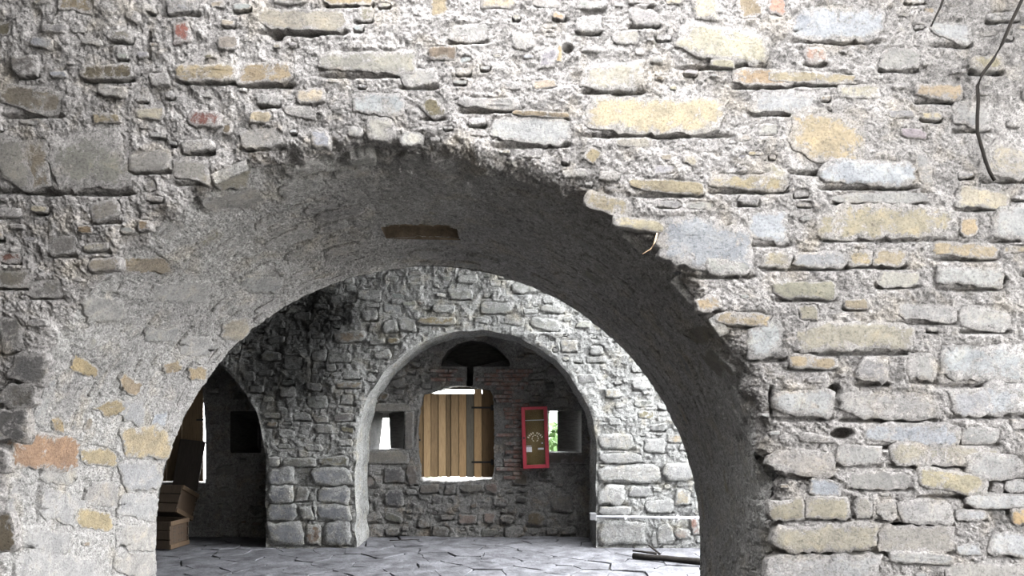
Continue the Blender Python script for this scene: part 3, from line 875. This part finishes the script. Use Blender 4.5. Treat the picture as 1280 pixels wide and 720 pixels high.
# linings of the openings
struct(reveal('window_1', WIN_R, [((x + 0.45) * 1.02 - 0.45, z) for x, z in WIN_R], YN, YO, 24, M_NICHE, 0.5))
def to_slit(poly_r, box, slit):
    """spread slit corner quad like the resampled box outline"""
    b = np.asarray(box); s = np.asarray(slit); out = []
    x0, x1 = b[:, 0].min(), b[:, 0].max(); z0, z1 = b[:, 1].min(), b[:, 1].max()
    for x, z in poly_r:
        u, v = (x - x0) / (x1 - x0), (z1 - z) / (z1 - z0)
        out.append(tuple((1 - v) * ((1 - u) * s[0] + u * s[1]) + v * ((1 - u) * s[3] + u * s[2])))
    return out
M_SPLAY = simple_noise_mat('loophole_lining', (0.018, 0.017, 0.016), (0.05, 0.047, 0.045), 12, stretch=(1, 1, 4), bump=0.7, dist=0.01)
for nm, pr, bx, sl in (('window_2', LOOPL_R, LOOP_L, SLIT_L), ('window_3', LOOPR_R, LOOP_R, SLIT_R)):
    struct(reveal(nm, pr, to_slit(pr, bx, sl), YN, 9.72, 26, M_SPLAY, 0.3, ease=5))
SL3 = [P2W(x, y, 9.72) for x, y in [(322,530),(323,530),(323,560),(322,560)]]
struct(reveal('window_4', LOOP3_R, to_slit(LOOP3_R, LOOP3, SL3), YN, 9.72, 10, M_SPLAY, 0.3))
struct(reveal('window_5', WIN2_R, WIN2_R, YN, YO, 8, M_NICHE, 0.3))
# smoke flue over the window: lunette recess with two sloping shoulders and a slot between them
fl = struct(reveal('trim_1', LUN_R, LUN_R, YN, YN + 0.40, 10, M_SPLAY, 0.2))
def panel(name, pts, faces, mat, parent=None):
    return mesh_obj(name, pts, faces, mat, parent, smooth=False)
cx0, cz1 = P2W(545, 420, YN); cx1, cz0 = P2W(644, 486, YN)
panel('flue_back', [(cx0, YN + .40, cz0), (cx1, YN + .40, cz0), (cx1, YN + .40, cz1), (cx0, YN + .40, cz1)], [(0, 1, 2, 3)], M_SPLAY, fl)
for (a, b_, c_) in (((552, 458.5), (583, 458.5), (553, 452)), ((592, 458.5), (637, 458.5), (636, 452))):
    A, B, C = [P2W(*p, YN) for p in (a, b_, c_)]
    pts = [(A[0], YN + .02, A[1]), (B[0], YN + .02, B[1]), (C[0], YN + .36, C[1] + .05), (A[0], YN + .38, A[1] - .02), (B[0], YN + .38, B[1] - .02)]
    if a[0] > 590: pts = [(A[0], YN + .02, A[1]), (B[0], YN + .02, B[1]), (C[0], YN + .36, C[1] + .05), (A[0], YN + .38, A[1] - .02), (B[0], YN + .38, B[1] - .02)]
    panel('flue_shoulder', pts, [(0, 1, 2), (0, 2, 3), (1, 4, 2), (3, 2, 4), (0, 3, 4, 1)], M_NICHE, fl)

# outer skin of the building
out_holes = [[((x + 0.45) * 1.02 - 0.45, z) for x, z in WIN_R], resample(SLIT_L, .05), resample(SLIT_R, .05), WIN2_R]
struct(holed_wall('wall_outer', YO, (-9.2, 4.4, -0.1, 5.0), 0.05, out_holes, M_PLASTER, rel=False))

# ------------------------------------------------------------------ shell of hall and front bay
def quad(name, pts, mat):
    return struct(mesh_obj(name, pts, [tuple(range(len(pts)))], mat, smooth=False))
# hall vault
t = np.linspace(0, math.pi, 40)
xs = np.linspace(-9.0, VAULT_X1, 60)
V = []
for xx in xs:
    for a in t:
        V.append((xx, (YB + YH) / 2 - (YH - YB) / 2 * math.cos(a), 3.3 + 0.95 * math.sin(a)))
V = np.array(V)
V[:, 2] -= relief(V, 1.5)
struct(mesh_obj('ceiling_hall', V, grid_faces(len(xs), len(t)), M_PLASTER))
quad('wall_left', [(-9.0, YB - .1, -.06), (-9.0, YO, -.06), (-9.0, YO, 5.0), (-9.0, YB - .1, 5.0)], M_PLASTER)
quad('wall_back_far', [(-9.0, YH, -.06), (-6.38, YH, -.06), (-6.38, YH, 4.9), (-9.0, YH, 4.9)], M_PLASTER)
quad('ceiling_bay', [(-3.6, -3, 4.8), (SKY_X0, -3, 4.8), (SKY_X0, YF + .2, 4.8), (-3.6, YF + .2, 4.8)], M_PLASTER)
quad('ceiling_bay_edge', [(SKY_X1, -3, 4.81), (YARD_X1, -3, 4.81), (YARD_X1, YF + .2, 4.81), (SKY_X1, YF + .2, 4.81)], M_PLASTER)
quad('ceiling_bay_strip', [(SKY_X0, -3, 4.8), (YARD_X1, -3, 4.8), (YARD_X1, SKY_Y0, 4.8), (SKY_X0, SKY_Y0, 4.8)], M_PLASTER)
quad('wall_bay_left', [(-3.6, -3, -.06), (-3.6, YF + .2, -.06), (-3.6, YF + .2, 4.9), (-3.6, -3, 4.9)], M_PLASTER)
quad('wall_bay_rear', [(-3.6, -3, -.06), (YARD_X1, -3, -.06), (YARD_X1, -3, 4.9), (-3.6, -3, 4.9)], M_BOUNCE)
quad('ceiling_roof', [(-9.2, YF, 5.0), (VAULT_X1, YF, 5.0), (VAULT_X1, YO, 5.0), (-9.2, YO, 5.0)], M_PLASTER)
quad('wall_top_front', [(VAULT_X1, YF, 4.9), (YARD_X1, YF, 4.9), (YARD_X1, YB, 4.9), (VAULT_X1, YB, 4.9)], M_PLASTER)
quad('wall_top_rear', [(VAULT_X1, YH, 3.98), (2.6, YH, 3.98), (2.6, YO, 3.98), (VAULT_X1, YO, 3.98)], M_PLASTER)
V = [(VAULT_X1, (YB + YH) / 2 - (YH - YB) / 2 * math.cos(a), 3.3 + 0.95 * math.sin(a)) for a in t] + [(VAULT_X1, YH, 5.0), (VAULT_X1, YB, 5.0)]
quad('wall_vault_end', V, M_PLASTER)
quad('wall_hall_jamb', [(HALL_X1, YB, -.06), (HALL_X1, HALL_Y0, -.06), (HALL_X1, HALL_Y0, 3.3), (HALL_X1, YB, 3.3)], M_PLASTER)
quad('wall_hall_pier', [(HALL_X1, YH, -.06), (HALL_X1, YO, -.06), (HALL_X1, YO, 3.3), (HALL_X1, YH, 3.3)], M_PLASTER)
quad('wall_bay_added_sill', [(YARD_X1, -3, -.06), (YARD_X1, YF, -.06), (YARD_X1, YF, BAY_Z0), (YARD_X1, -3, BAY_Z0)], M_PLASTER)  # unseen low wall, added to bound the daylight opening
quad('wall_bay_jamb', [(YARD_X1, BAY_Y1, BAY_Z0), (YARD_X1, YF, BAY_Z0), (YARD_X1, YF, 4.9), (YARD_X1, BAY_Y1, 4.9)], M_PLASTER)
quad('wall_bay_corner', [(YARD_X1, -3, BAY_Z0), (YARD_X1, BAY_Y0, BAY_Z0), (YARD_X1, BAY_Y0, 4.9), (YARD_X1, -3, 4.9)], M_PLASTER)
quad('wall_bay_pier', [(YARD_X1, YF, -.06), (YARD_X1, YB, -.06), (YARD_X1, YB, 5.0), (YARD_X1, YF, 5.0)], M_PLASTER)

# ------------------------------------------------------------------ floor with flagstones
floor = quad('floor', [(-9.0, -3, -.03), (4.4, -3, -.03), (4.4, YO, -.03), (-9.0, YO, -.03)], M_DIRT)
quad('ground', [(-60, -60, -.12), (80, -60, -.12), (80, 90, -.12), (-60, 90, -.12)], M_GRAVEL)

def clip_half(poly, p, n):
    out = []
    m = len(poly)
    for i in range(m):
        a, b = poly[i], poly[(i + 1) % m]
        da, db = (a - p) @ n, (b - p) @ n
        if da <= 0: out.append(a)
        if da * db < 0: out.append(a + (b - a) * da / (da - db))
    return out
seeds = []
r_ = random.Random(9)
tries = 0
while len(seeds) < 270 and tries < 30000:
    tries += 1
    p = np.array([r_.uniform(-5.4, 3.4), r_.uniform(5.5, 9.25)])
    if all(np.hypot((p - q)[0], (p - q)[1]) > 0.30 for q in seeds): seeds.append(p)
seeds = np.array(seeds)
fl_n = 0
for i, c in enumerate(seeds):
    if c[1] < 6.5 and fl_n < 0: continue
    poly = [c + np.array(v) for v in ((-.6, -.6), (.6, -.6), (.6, .6), (-.6, .6))]
    dd = np.hypot(*(seeds - c).T)
    for j in np.argsort(dd)[1:14]:
        q = seeds[j]; n = (q - c) / dd[j]
        poly = clip_half(poly, (c + q) / 2 - n * r_.uniform(0.002, 0.007), n)
    if len(poly) < 3: continue
    poly = resample([tuple(p) for p in poly], 0.12, 0.014, r_)
    poly = [(x, min(y, YN + 0.02)) for x, y in poly]
    m = len(poly); cc = np.mean(poly, 0)
    z = r_.uniform(-0.008, 0.006)
    V = [(x, y, -0.05) for x, y in poly] + [(x, y, z - 0.003) for x, y in poly]
    V += [(cc[0] + (x - cc[0]) * .99, cc[1] + (y - cc[1]) * .99, z + r_.uniform(-.003, .003)) for x, y in poly] + [(cc[0], cc[1], z + 0.002)]
    Fc = []
    for k in range(2):
        for i2 in range(m):
            j2 = (i2 + 1) % m
            Fc.append((k * m + i2, k * m + j2, (k + 1) * m + j2, (k + 1) * m + i2))
    for i2 in range(m): Fc.append((2 * m + i2, 2 * m + (i2 + 1) % m, 3 * m))
    mesh_obj('flagstone', V, Fc, M_FLAG, floor, smooth=False)
    fl_n += 1

# ------------------------------------------------------------------ boxes, tubes
def box_mesh(name, x0, x1, y0, y1, z0, z1, mat, parent=None, bev=0.003, col=None):
    bm = bmesh.new()
    bmesh.ops.create_cube(bm, size=1.0)
    bmesh.ops.scale(bm, vec=(x1 - x0, y1 - y0, z1 - z0), verts=bm.verts)
    bmesh.ops.translate(bm, vec=((x0 + x1) / 2, (y0 + y1) / 2, (z0 + z1) / 2), verts=bm.verts)
    if bev: bmesh.ops.bevel(bm, geom=bm.edges[:], offset=bev, segments=1, affect='EDGES')
    me = bpy.data.meshes.new(name); bm.to_mesh(me); bm.free()
    if col is not None:
        at = me.color_attributes.new('Col', 'FLOAT_COLOR', 'POINT')
        at.data.foreach_set('color', np.tile([*col, 1.0], len(me.vertices)).astype(np.float32))
    me.materials.append(mat)
    o = bpy.data.objects.new(name, me); COL.objects.link(o)
    if parent is not None: o.parent = parent
    return o

def tube(name, pts, radii, mat, parent=None, n=8):
    pts = [Vector(p) for p in pts]
    if not hasattr(radii, '__len__'): radii = [radii] * len(pts)
    V, Fc = [], []
    for i, p in enumerate(pts):
        d = (pts[min(i + 1, len(pts) - 1)] - pts[max(i - 1, 0)]).normalized()
        a = d.cross(Vector((0, 0, 1))) if abs(d.z) < 0.9 else d.cross(Vector((1, 0, 0)))
        a.normalize(); b = d.cross(a)
        for k in range(n):
            t_ = 2 * math.pi * k / n
            V.append(p + (a * math.cos(t_) + b * math.sin(t_)) * radii[i])
    for i in range(len(pts) - 1):
        for k in range(n):
            j = (k + 1) % n
            Fc.append((i * n + k, i * n + j, (i + 1) * n + j, (i + 1) * n + k))
    Fc.append(tuple(range(n))[::-1]); Fc.append(tuple((len(pts) - 1) * n + k for k in range(n)))
    return mesh_obj(name, V, Fc, mat, parent)

# ------------------------------------------------------------------ main plank shutter
YS = 9.40
sh = empty('plank_shutter', (P2W(566, 596, YS)[0], YS, P2W(566, 596, YS)[1]))
tag(sh, 'pale pine plank shutter with black strap hinges in the ragged niche window', 'shutter')
ox, oz = sh.location.x, sh.location.z
def sx(px): return P2W(px, 0, YS)[0] - ox
def sz(py): return P2W(0, py, YS)[1] - oz
edges = [523.0, 529.4, 538.7, 548.0, 557.7, 563.6, 573.7, 583.0, 592.5, 602.5, 618.5]
tints = [(.62, .58, .52), (1.18, 1.12, 1.02), (.80, .76, .70), (1.25, 1.2, 1.1), (.60, .58, .54), (.92, .88, .80), (1.15, 1.05, .92), (.40, .50, .66), (1.2, 1.1, .95), (.36, .32, .27)]  # last board's dark tint paints in the shadow of the brick
for i in range(10):
    top = 492 if i < 8 else 486.5
    bot = 596.5 - (0.6 if i in (3, 5) else 0)
    box_mesh('board', sx(edges[i]) + .003, sx(edges[i + 1]) - .003, -0.016 + (0.012 if i in (4, 9, 0, 2, 7) else 0), 0.014, sz(bot), sz(top), M_WOOD, sh, 0.003, tints[i])
box_mesh('light_stop_sheet', sx(524), sx(618), 0.016, 0.022, sz(595.5), sz(491.8), M_DARKWOOD, sh, 0)  # added dark sheet that keeps daylight out of the board gaps
for py in (505, 585):
    box_mesh('batten', sx(530), sx(602), 0.022, 0.044, sz(py + 5), sz(py - 5), M_WOOD, sh, 0.003, (.8, .8, .75))
for py in (509.5, 577.5):
    hg = empty('strap_hinge', (0, 0, 0)); hg.parent = sh
    box_mesh('strap', sx(589.5), sx(615), -0.026, -0.014, sz(py + 1.2), sz(py - 1.2), M_IRON, hg, 0.002)
    box_mesh('pintle', sx(613.6), sx(617.0), -0.036, -0.012, sz(py + 3.6), sz(py - 3.6), M_IRON, hg, 0.004)
lt = box_mesh('latch', sx(520), sx(526), -0.03, -0.01, sz(551), sz(548.6), M_IRON, sh, 0.002)

# ------------------------------------------------------------------ red cabinet
YC = YN - 0.14
cxw, czw = P2W(669, 547, YC)
cb = empty('display_cabinet', (cxw, YN - 0.03, czw), (0, math.radians(-2.0), 0))
tag(cb, 'tall red framed glass wall cabinet hung slightly crooked beside the right slit', 'cabinet')
W2, H2, T = 16.4 * YC / FPX, 38.6 * YC / FPX, 4.6 * YC / FPX
box_mesh('back_panel', -W2 + .01, W2 - .01, -0.012, 0.0, -H2 + .01, H2 - .01, M_CABIN, cb, 0)
fr = empty('door_frame'); fr.parent = cb
for (a, b_, c_, d_) in ((-W2, -W2 + T, -H2, H2), (W2 - T, W2, -H2, H2)):
    box_mesh('stile', a, b_, -0.11, -0.085, c_, d_, M_RED, fr, 0.003)
for (c_, d_) in ((-H2, -H2 + T), (H2 - T * .8, H2)):
    box_mesh('rail', -W2 + T, W2 - T, -0.11, -0.085, c_, d_, M_RED, fr, 0.003)
for (a, b_, c_, d_) in ((-W2, -W2 + .012, -H2, H2), (W2 - .012, W2, -H2, H2)):
    box_mesh('side_panel', a, b_, -0.085, 0.0, c_, d_, M_RED, cb, 0.001)
for (c_, d_) in ((-H2, -H2 + .012), (H2 - .012, H2)):
    box_mesh('end_panel', -W2 + .012, W2 - .012, -0.085, 0.0, c_, d_, M_RED, cb, 0.001)
pane = box_mesh('glass_pane', -W2 + T - .004, W2 - T + .004, -0.099, -0.096, -H2 + T - .004, H2 - T + .008, M_GLASS, cb, 0)
box_mesh('shelf', -W2 + .012, W2 - .012, -0.080, -0.012, 0.208, 0.216, M_PAPER, cb, 0)
box_mesh('latch', -W2 + .012, -W2 + .032, -0.118, -0.109, -.012, .012, M_IRON, cb, 0.003)
# arched lettering and emblem on the pane (too small to read in the photo: letter-sized strokes)
let = []
for i in range(9):
    if i == 4: continue
    a = math.radians(148 - i * 14.5)
    x_, z_ = 0.098 * math.cos(a), -0.055 + 0.098 * math.sin(a) * 1.15
    bm_ = box_mesh('lettering', -0.0075, 0.0075, -0.1015, -0.0995, -0.0115, 0.0115, M_LETTER, cb, 0)
    bm_.location = (x_, 0, z_); bm_.rotation_euler = (0, -(a - math.pi / 2), 0)
em = empty('emblem', (0, 0, -0.01)); em.parent = cb
for k in range(7):
    a = math.radians(-50 + k * 280 / 6)
    o_ = box_mesh('emblem_stroke', -.011, .011, -0.1015, -0.0995, -.005, .005, M_LETTER, em, 0)
    o_.location = (.038 * math.cos(a), 0, .038 * math.sin(a) + .0); o_.rotation_euler = (0, -a - math.pi / 2, 0)
box_mesh('sticker', -.112, -.045, -0.1015, -0.0995, -0.175, -0.115, M_PAPER, cb, 0)
box_mesh('sticker', -.112, -.050, -0.1015, -0.0995, -0.105, -0.098, M_PAPER, cb, 0)
box_mesh('sticker', .030, .100, -0.1015, -0.0995, -0.150, -0.128, M_PAPER, cb, 0)
box_mesh('sticker', .075, .092, -0.1015, -0.0995, -0.078, -0.062, M_PAPER, cb, 0)

# ------------------------------------------------------------------ conduit
pz = P2W(0, 646, YH - 0.06)[1]
cd = empty('conduit_pipe', (P2W(742, 646, YH)[0], YH - 0.075, pz))
tag(cd, 'thin white conduit pipe running low along the pale wall right of the niche', 'pipe')
L = 2.6
tube('pipe', [(0.02, 0, 0.004), (1.0, 0, -0.008), (1.16, 0, -.010)], 0.014, M_PIPE, cd, 10)
tube('pipe', [(1.16, 0, -.010), (L, 0, -0.02)], 0.014, M_PIPE, cd, 10)
tube('coupling', [(1.13, 0, -.0095), (1.19, 0, -.0105)], 0.019, M_PIPE, cd, 10)
for xx in (0.35, 0.95, 1.6, 2.3):
    box_mesh('clip', xx - .012, xx + .012, -.018, .06, -.028, .014, M_PIPE, cd, 0.002)
box_mesh('junction_box', -0.055, 0.02, -0.03, 0.05, -0.035, 0.045, M_BOX_SHADED, cd, 0.006)

# ------------------------------------------------------------------ branches on the floor
def floor_pt(x, y, z=0.0):
    Y = (EYE - z) * FPX / (y - HORIZ)
    return ((x - 640) * Y / FPX, Y, z)
def branch(name, a, b, r0, r1, label, wob=0.02, n=9, lift=0.0):
    a, b = Vector(a), Vector(b)
    pts, rad = [], []
    for i in range(n):
        t_ = i / (n - 1)
        p = a.lerp(b, t_) + Vector((0, random.uniform(-wob, wob), random.uniform(-wob, wob) * .35))
        pts.append(p); rad.append((r0 + (r1 - r0) * t_) * random.uniform(.92, 1.08))
    o = tube(name, pts, rad, M_BARK, None, 8)
    return tag(o, label, 'branch', None)
A0 = floor_pt(791, 698); B0 = floor_pt(900, 709)
branch('fallen_branch', (A0[0], A0[1], .032), (B0[0], B0[1], .034), .030, .036, 'thick dark bare branch lying on the floor by the right wall', .012)
branch('fallen_branch', (floor_pt(789, 693)[0], A0[1] + .12, .06), (floor_pt(824, 700)[0], A0[1] + .05, .045), .010, .016, 'thin twig propped on the thick branch, pointing left', .006, 6)
branch('fallen_branch', (floor_pt(808, 690)[0], A0[1] + .22, .10), (floor_pt(830, 700)[0], A0[1] + .13, .02), .009, .014, 'short twig sticking up steeply behind the thick branch', .005, 6)
# a dry twig and a pebble out on the flags
branch('dry_twig', (*floor_pt(487, 677)[:2], .012), (*floor_pt(524, 675.5)[:2], .012), .006, .004, 'dry twig lying on the flagstones before the niche', .004, 6)

# ------------------------------------------------------------------ cable on the front wall
ck = []
for (x, y) in [(1284, -14), (1272, 10), (1262, 30), (1252, 55), (1240, 75), (1228, 92), (1222, 108), (1223, 125), (1221, 145), (1221, 165), (1226, 185), (1231, 200), (1236, 215), (1243, 226)]:
    X, Z = P2W(x, y, YF - .03)
    ck.append((X + random.uniform(-.004, .004), YF - .034, Z))
tag(tube('hanging_cable', ck, 0.0085, M_CABLE, None, 6), 'black cable hanging crookedly down the top right of the front wall', 'cable')
ck = []
for (x, y) in [(1182, -10), (1176, 8), (1168, 24), (1164, 33)]:
    X, Z = P2W(x, y, YF - .03); ck.append((X, YF - .03, Z))
tag(tube('hanging_root', ck, [.007, .006, .005, .004], M_CABLE, None, 6), 'short dark root end at the top edge left of the hanging cable', 'root')
ck = [(P2W(x, y, YF - .03)[0], YF - .04, P2W(x, y, YF - .03)[1]) for x, y in [(821, 292), (818, 303), (813, 312), (803, 318)]]
tag(tube('dry_stalk', ck, [.004, .004, .003, .002], simple_noise_mat('straw', (.40, .28, .18), (.55, .40, .28), 20), None, 5), 'tiny straw coloured stalk on the right shoulder of the big arch', 'stalk')

# ------------------------------------------------------------------ side niche: plywood shutter, crates, board
sb = empty('plywood_shutter', (P2W(226, 602, 9.34)[0], 9.34, P2W(226, 602, 9.34)[1]))
tag(sb, 'brown plywood shutter closing the window of the dark side niche', 'shutter')
def bx(px, Y=9.34): return P2W(px, 0, Y)[0] - sb.location.x
def bz(py, Y=9.34): return P2W(0, py, Y)[1] - sb.location.z
for i, (a, b_) in enumerate(((190, 208.5), (208.8, 227.5), (227.8, 254.0))):
    box_mesh('sheet', bx(a), bx(b_), -.008, .010, bz(601.2), bz(474), M_PLY, sb, 0.001)
box_mesh('strap', bx(246), bx(256), -.016, -.008, bz(525.8), bz(523.8), M_IRON, sb, 0.001)
tag(box_mesh('leaning_board', -0.15, 0.15, -0.012, 0.012, 0, .62, M_DARKWOOD), 'dark wide board leaning on the plywood shutter behind the crates', 'board')
o = bpy.data.objects['leaning_board']
lb = P2W(232, 606, 9.15); o.location = (lb[0], 9.12, lb[1] - .06); o.rotation_euler = (math.radians(-9), math.radians(7), math.radians(8))

def crate(label, loc, rot, w, d, h, letters):
    root = empty('wooden_crate', loc, rot)
    tag(root, label, 'crate')
    th = .014
    for s_ in (-1, 1):
        for k in range(3):
            z0 = k * h / 3 + .006; z1 = (k + 1) * h / 3 - .006
            box_mesh('side_slat', -w / 2, w / 2, s_ * d / 2 - th / 2, s_ * d / 2 + th / 2, z0, z1, M_CRATE, root, .002, (.8 + .15 * random.random(),) * 3)
        e = box_mesh('end_panel', s_ * (w / 2 - th) - th / 2, s_ * (w / 2 - th) + th / 2, -d / 2 + th, d / 2 - th, .01, h - .01, M_CRATE, root, .002, (.85, .78, .72))
        for z0, z1 in ((.004, .055), (h - .055, h - .004)):
            box_mesh('end_batten', s_ * w / 2 - .002, s_ * w / 2 + .014, -d / 2 - .004, d / 2 + .004, z0, z1, M_CRATE, root, .002, (1.25, 1.15, 1.0))
        if letters and s_ == 1:
            for k in range(5):
                zz = h * .22 + k * h * .115
                for (q0, q1) in ((-.10, -.055), (.0, .03), (.045, .085)):
                    if q0 > -.05 and k in (1, 3): continue
                    box_mesh('stencil_mark', w / 2 - th / 2 - .0005, w / 2 - th / 2 + .0015, q0, q1, zz, zz + .016, M_INK, e, 0)
    box_mesh('bottom', -w / 2 + th * 2, w / 2 - th * 2, -d / 2 + th, d / 2 - th, .004, .016, M_CRATE, root, .001, (.6, .6, .6))
    return root
c1 = crate('lower wooden crate standing on the floor, stencilled end towards the room', (-4.057, 8.52, 0.008), (0, 0, math.radians(-10)), .50, .34, .32, True)
c2 = crate('upper wooden slat crate tilted on top of the stencilled crate', (-4.10, 8.77, .315), (math.radians(-25), 0, math.radians(-10)), .46, .34, .34, False)

# ------------------------------------------------------------------ outside behind the slits
for gx0, gx1, gy0, gy1, gz in ((-3.3, -1.75, 11.5, 24, .0), (0.3, 9.0, 13.0, 26, 1.6)):
    xs_, ys_ = np.linspace(gx0, gx1, 24), np.linspace(gy0, gy1, 30)
    XX, YY = np.meshgrid(xs_, ys_, indexing='ij')
    G_ = np.stack([XX.ravel(), YY.ravel(), -.10 + gz * ((YY.ravel() - gy0) / (gy1 - gy0)) ** 1.2], 1)
    G_[:, 2] += 0.05 * vnoise(G_, 1.5, 77)
    struct(mesh_obj('ground_grass', G_, grid_faces(24, 30), M_GRASS))
def bush(loc, r, label, nleaf=900):
    root = empty('bush', loc); tag(root, label, 'bush')
    V, Fc = [], []
    for i in range(nleaf):
        d = Vector((random.gauss(0, 1), random.gauss(0, 1), random.gauss(0, 1))).normalized() * r * random.uniform(.6, 1)
        d.z = abs(d.z) * 1.1 + .1
        a = Vector((random.gauss(0, 1), random.gauss(0, 1), random.gauss(0, 1))).normalized() * .09
        b2 = a.cross(Vector((random.gauss(0, 1), random.gauss(0, 1), random.gauss(0, 1)))).normalized() * .05
        k = len(V); V += [d - a, d + b2, d + a, d - b2]; Fc.append((k, k + 1, k + 2, k + 3))
    f = mesh_obj('foliage', V, Fc, M_LEAF, root, smooth=False); f['kind'] = 'stuff'
    for k in range(5):
        a = k * 1.25
        tube('stem', [(0, 0, 0), (.15 * r * math.cos(a), .15 * r * math.sin(a), .4 * r), (.5 * r * math.cos(a), .5 * r * math.sin(a), .9 * r)], [.03, .02, .01], M_BARK, root, 6)
    return root
bush((1.0, 14.2, -.12), 1.3, 'green bush outside, glimpsed through the right slit beside the red cabinet')
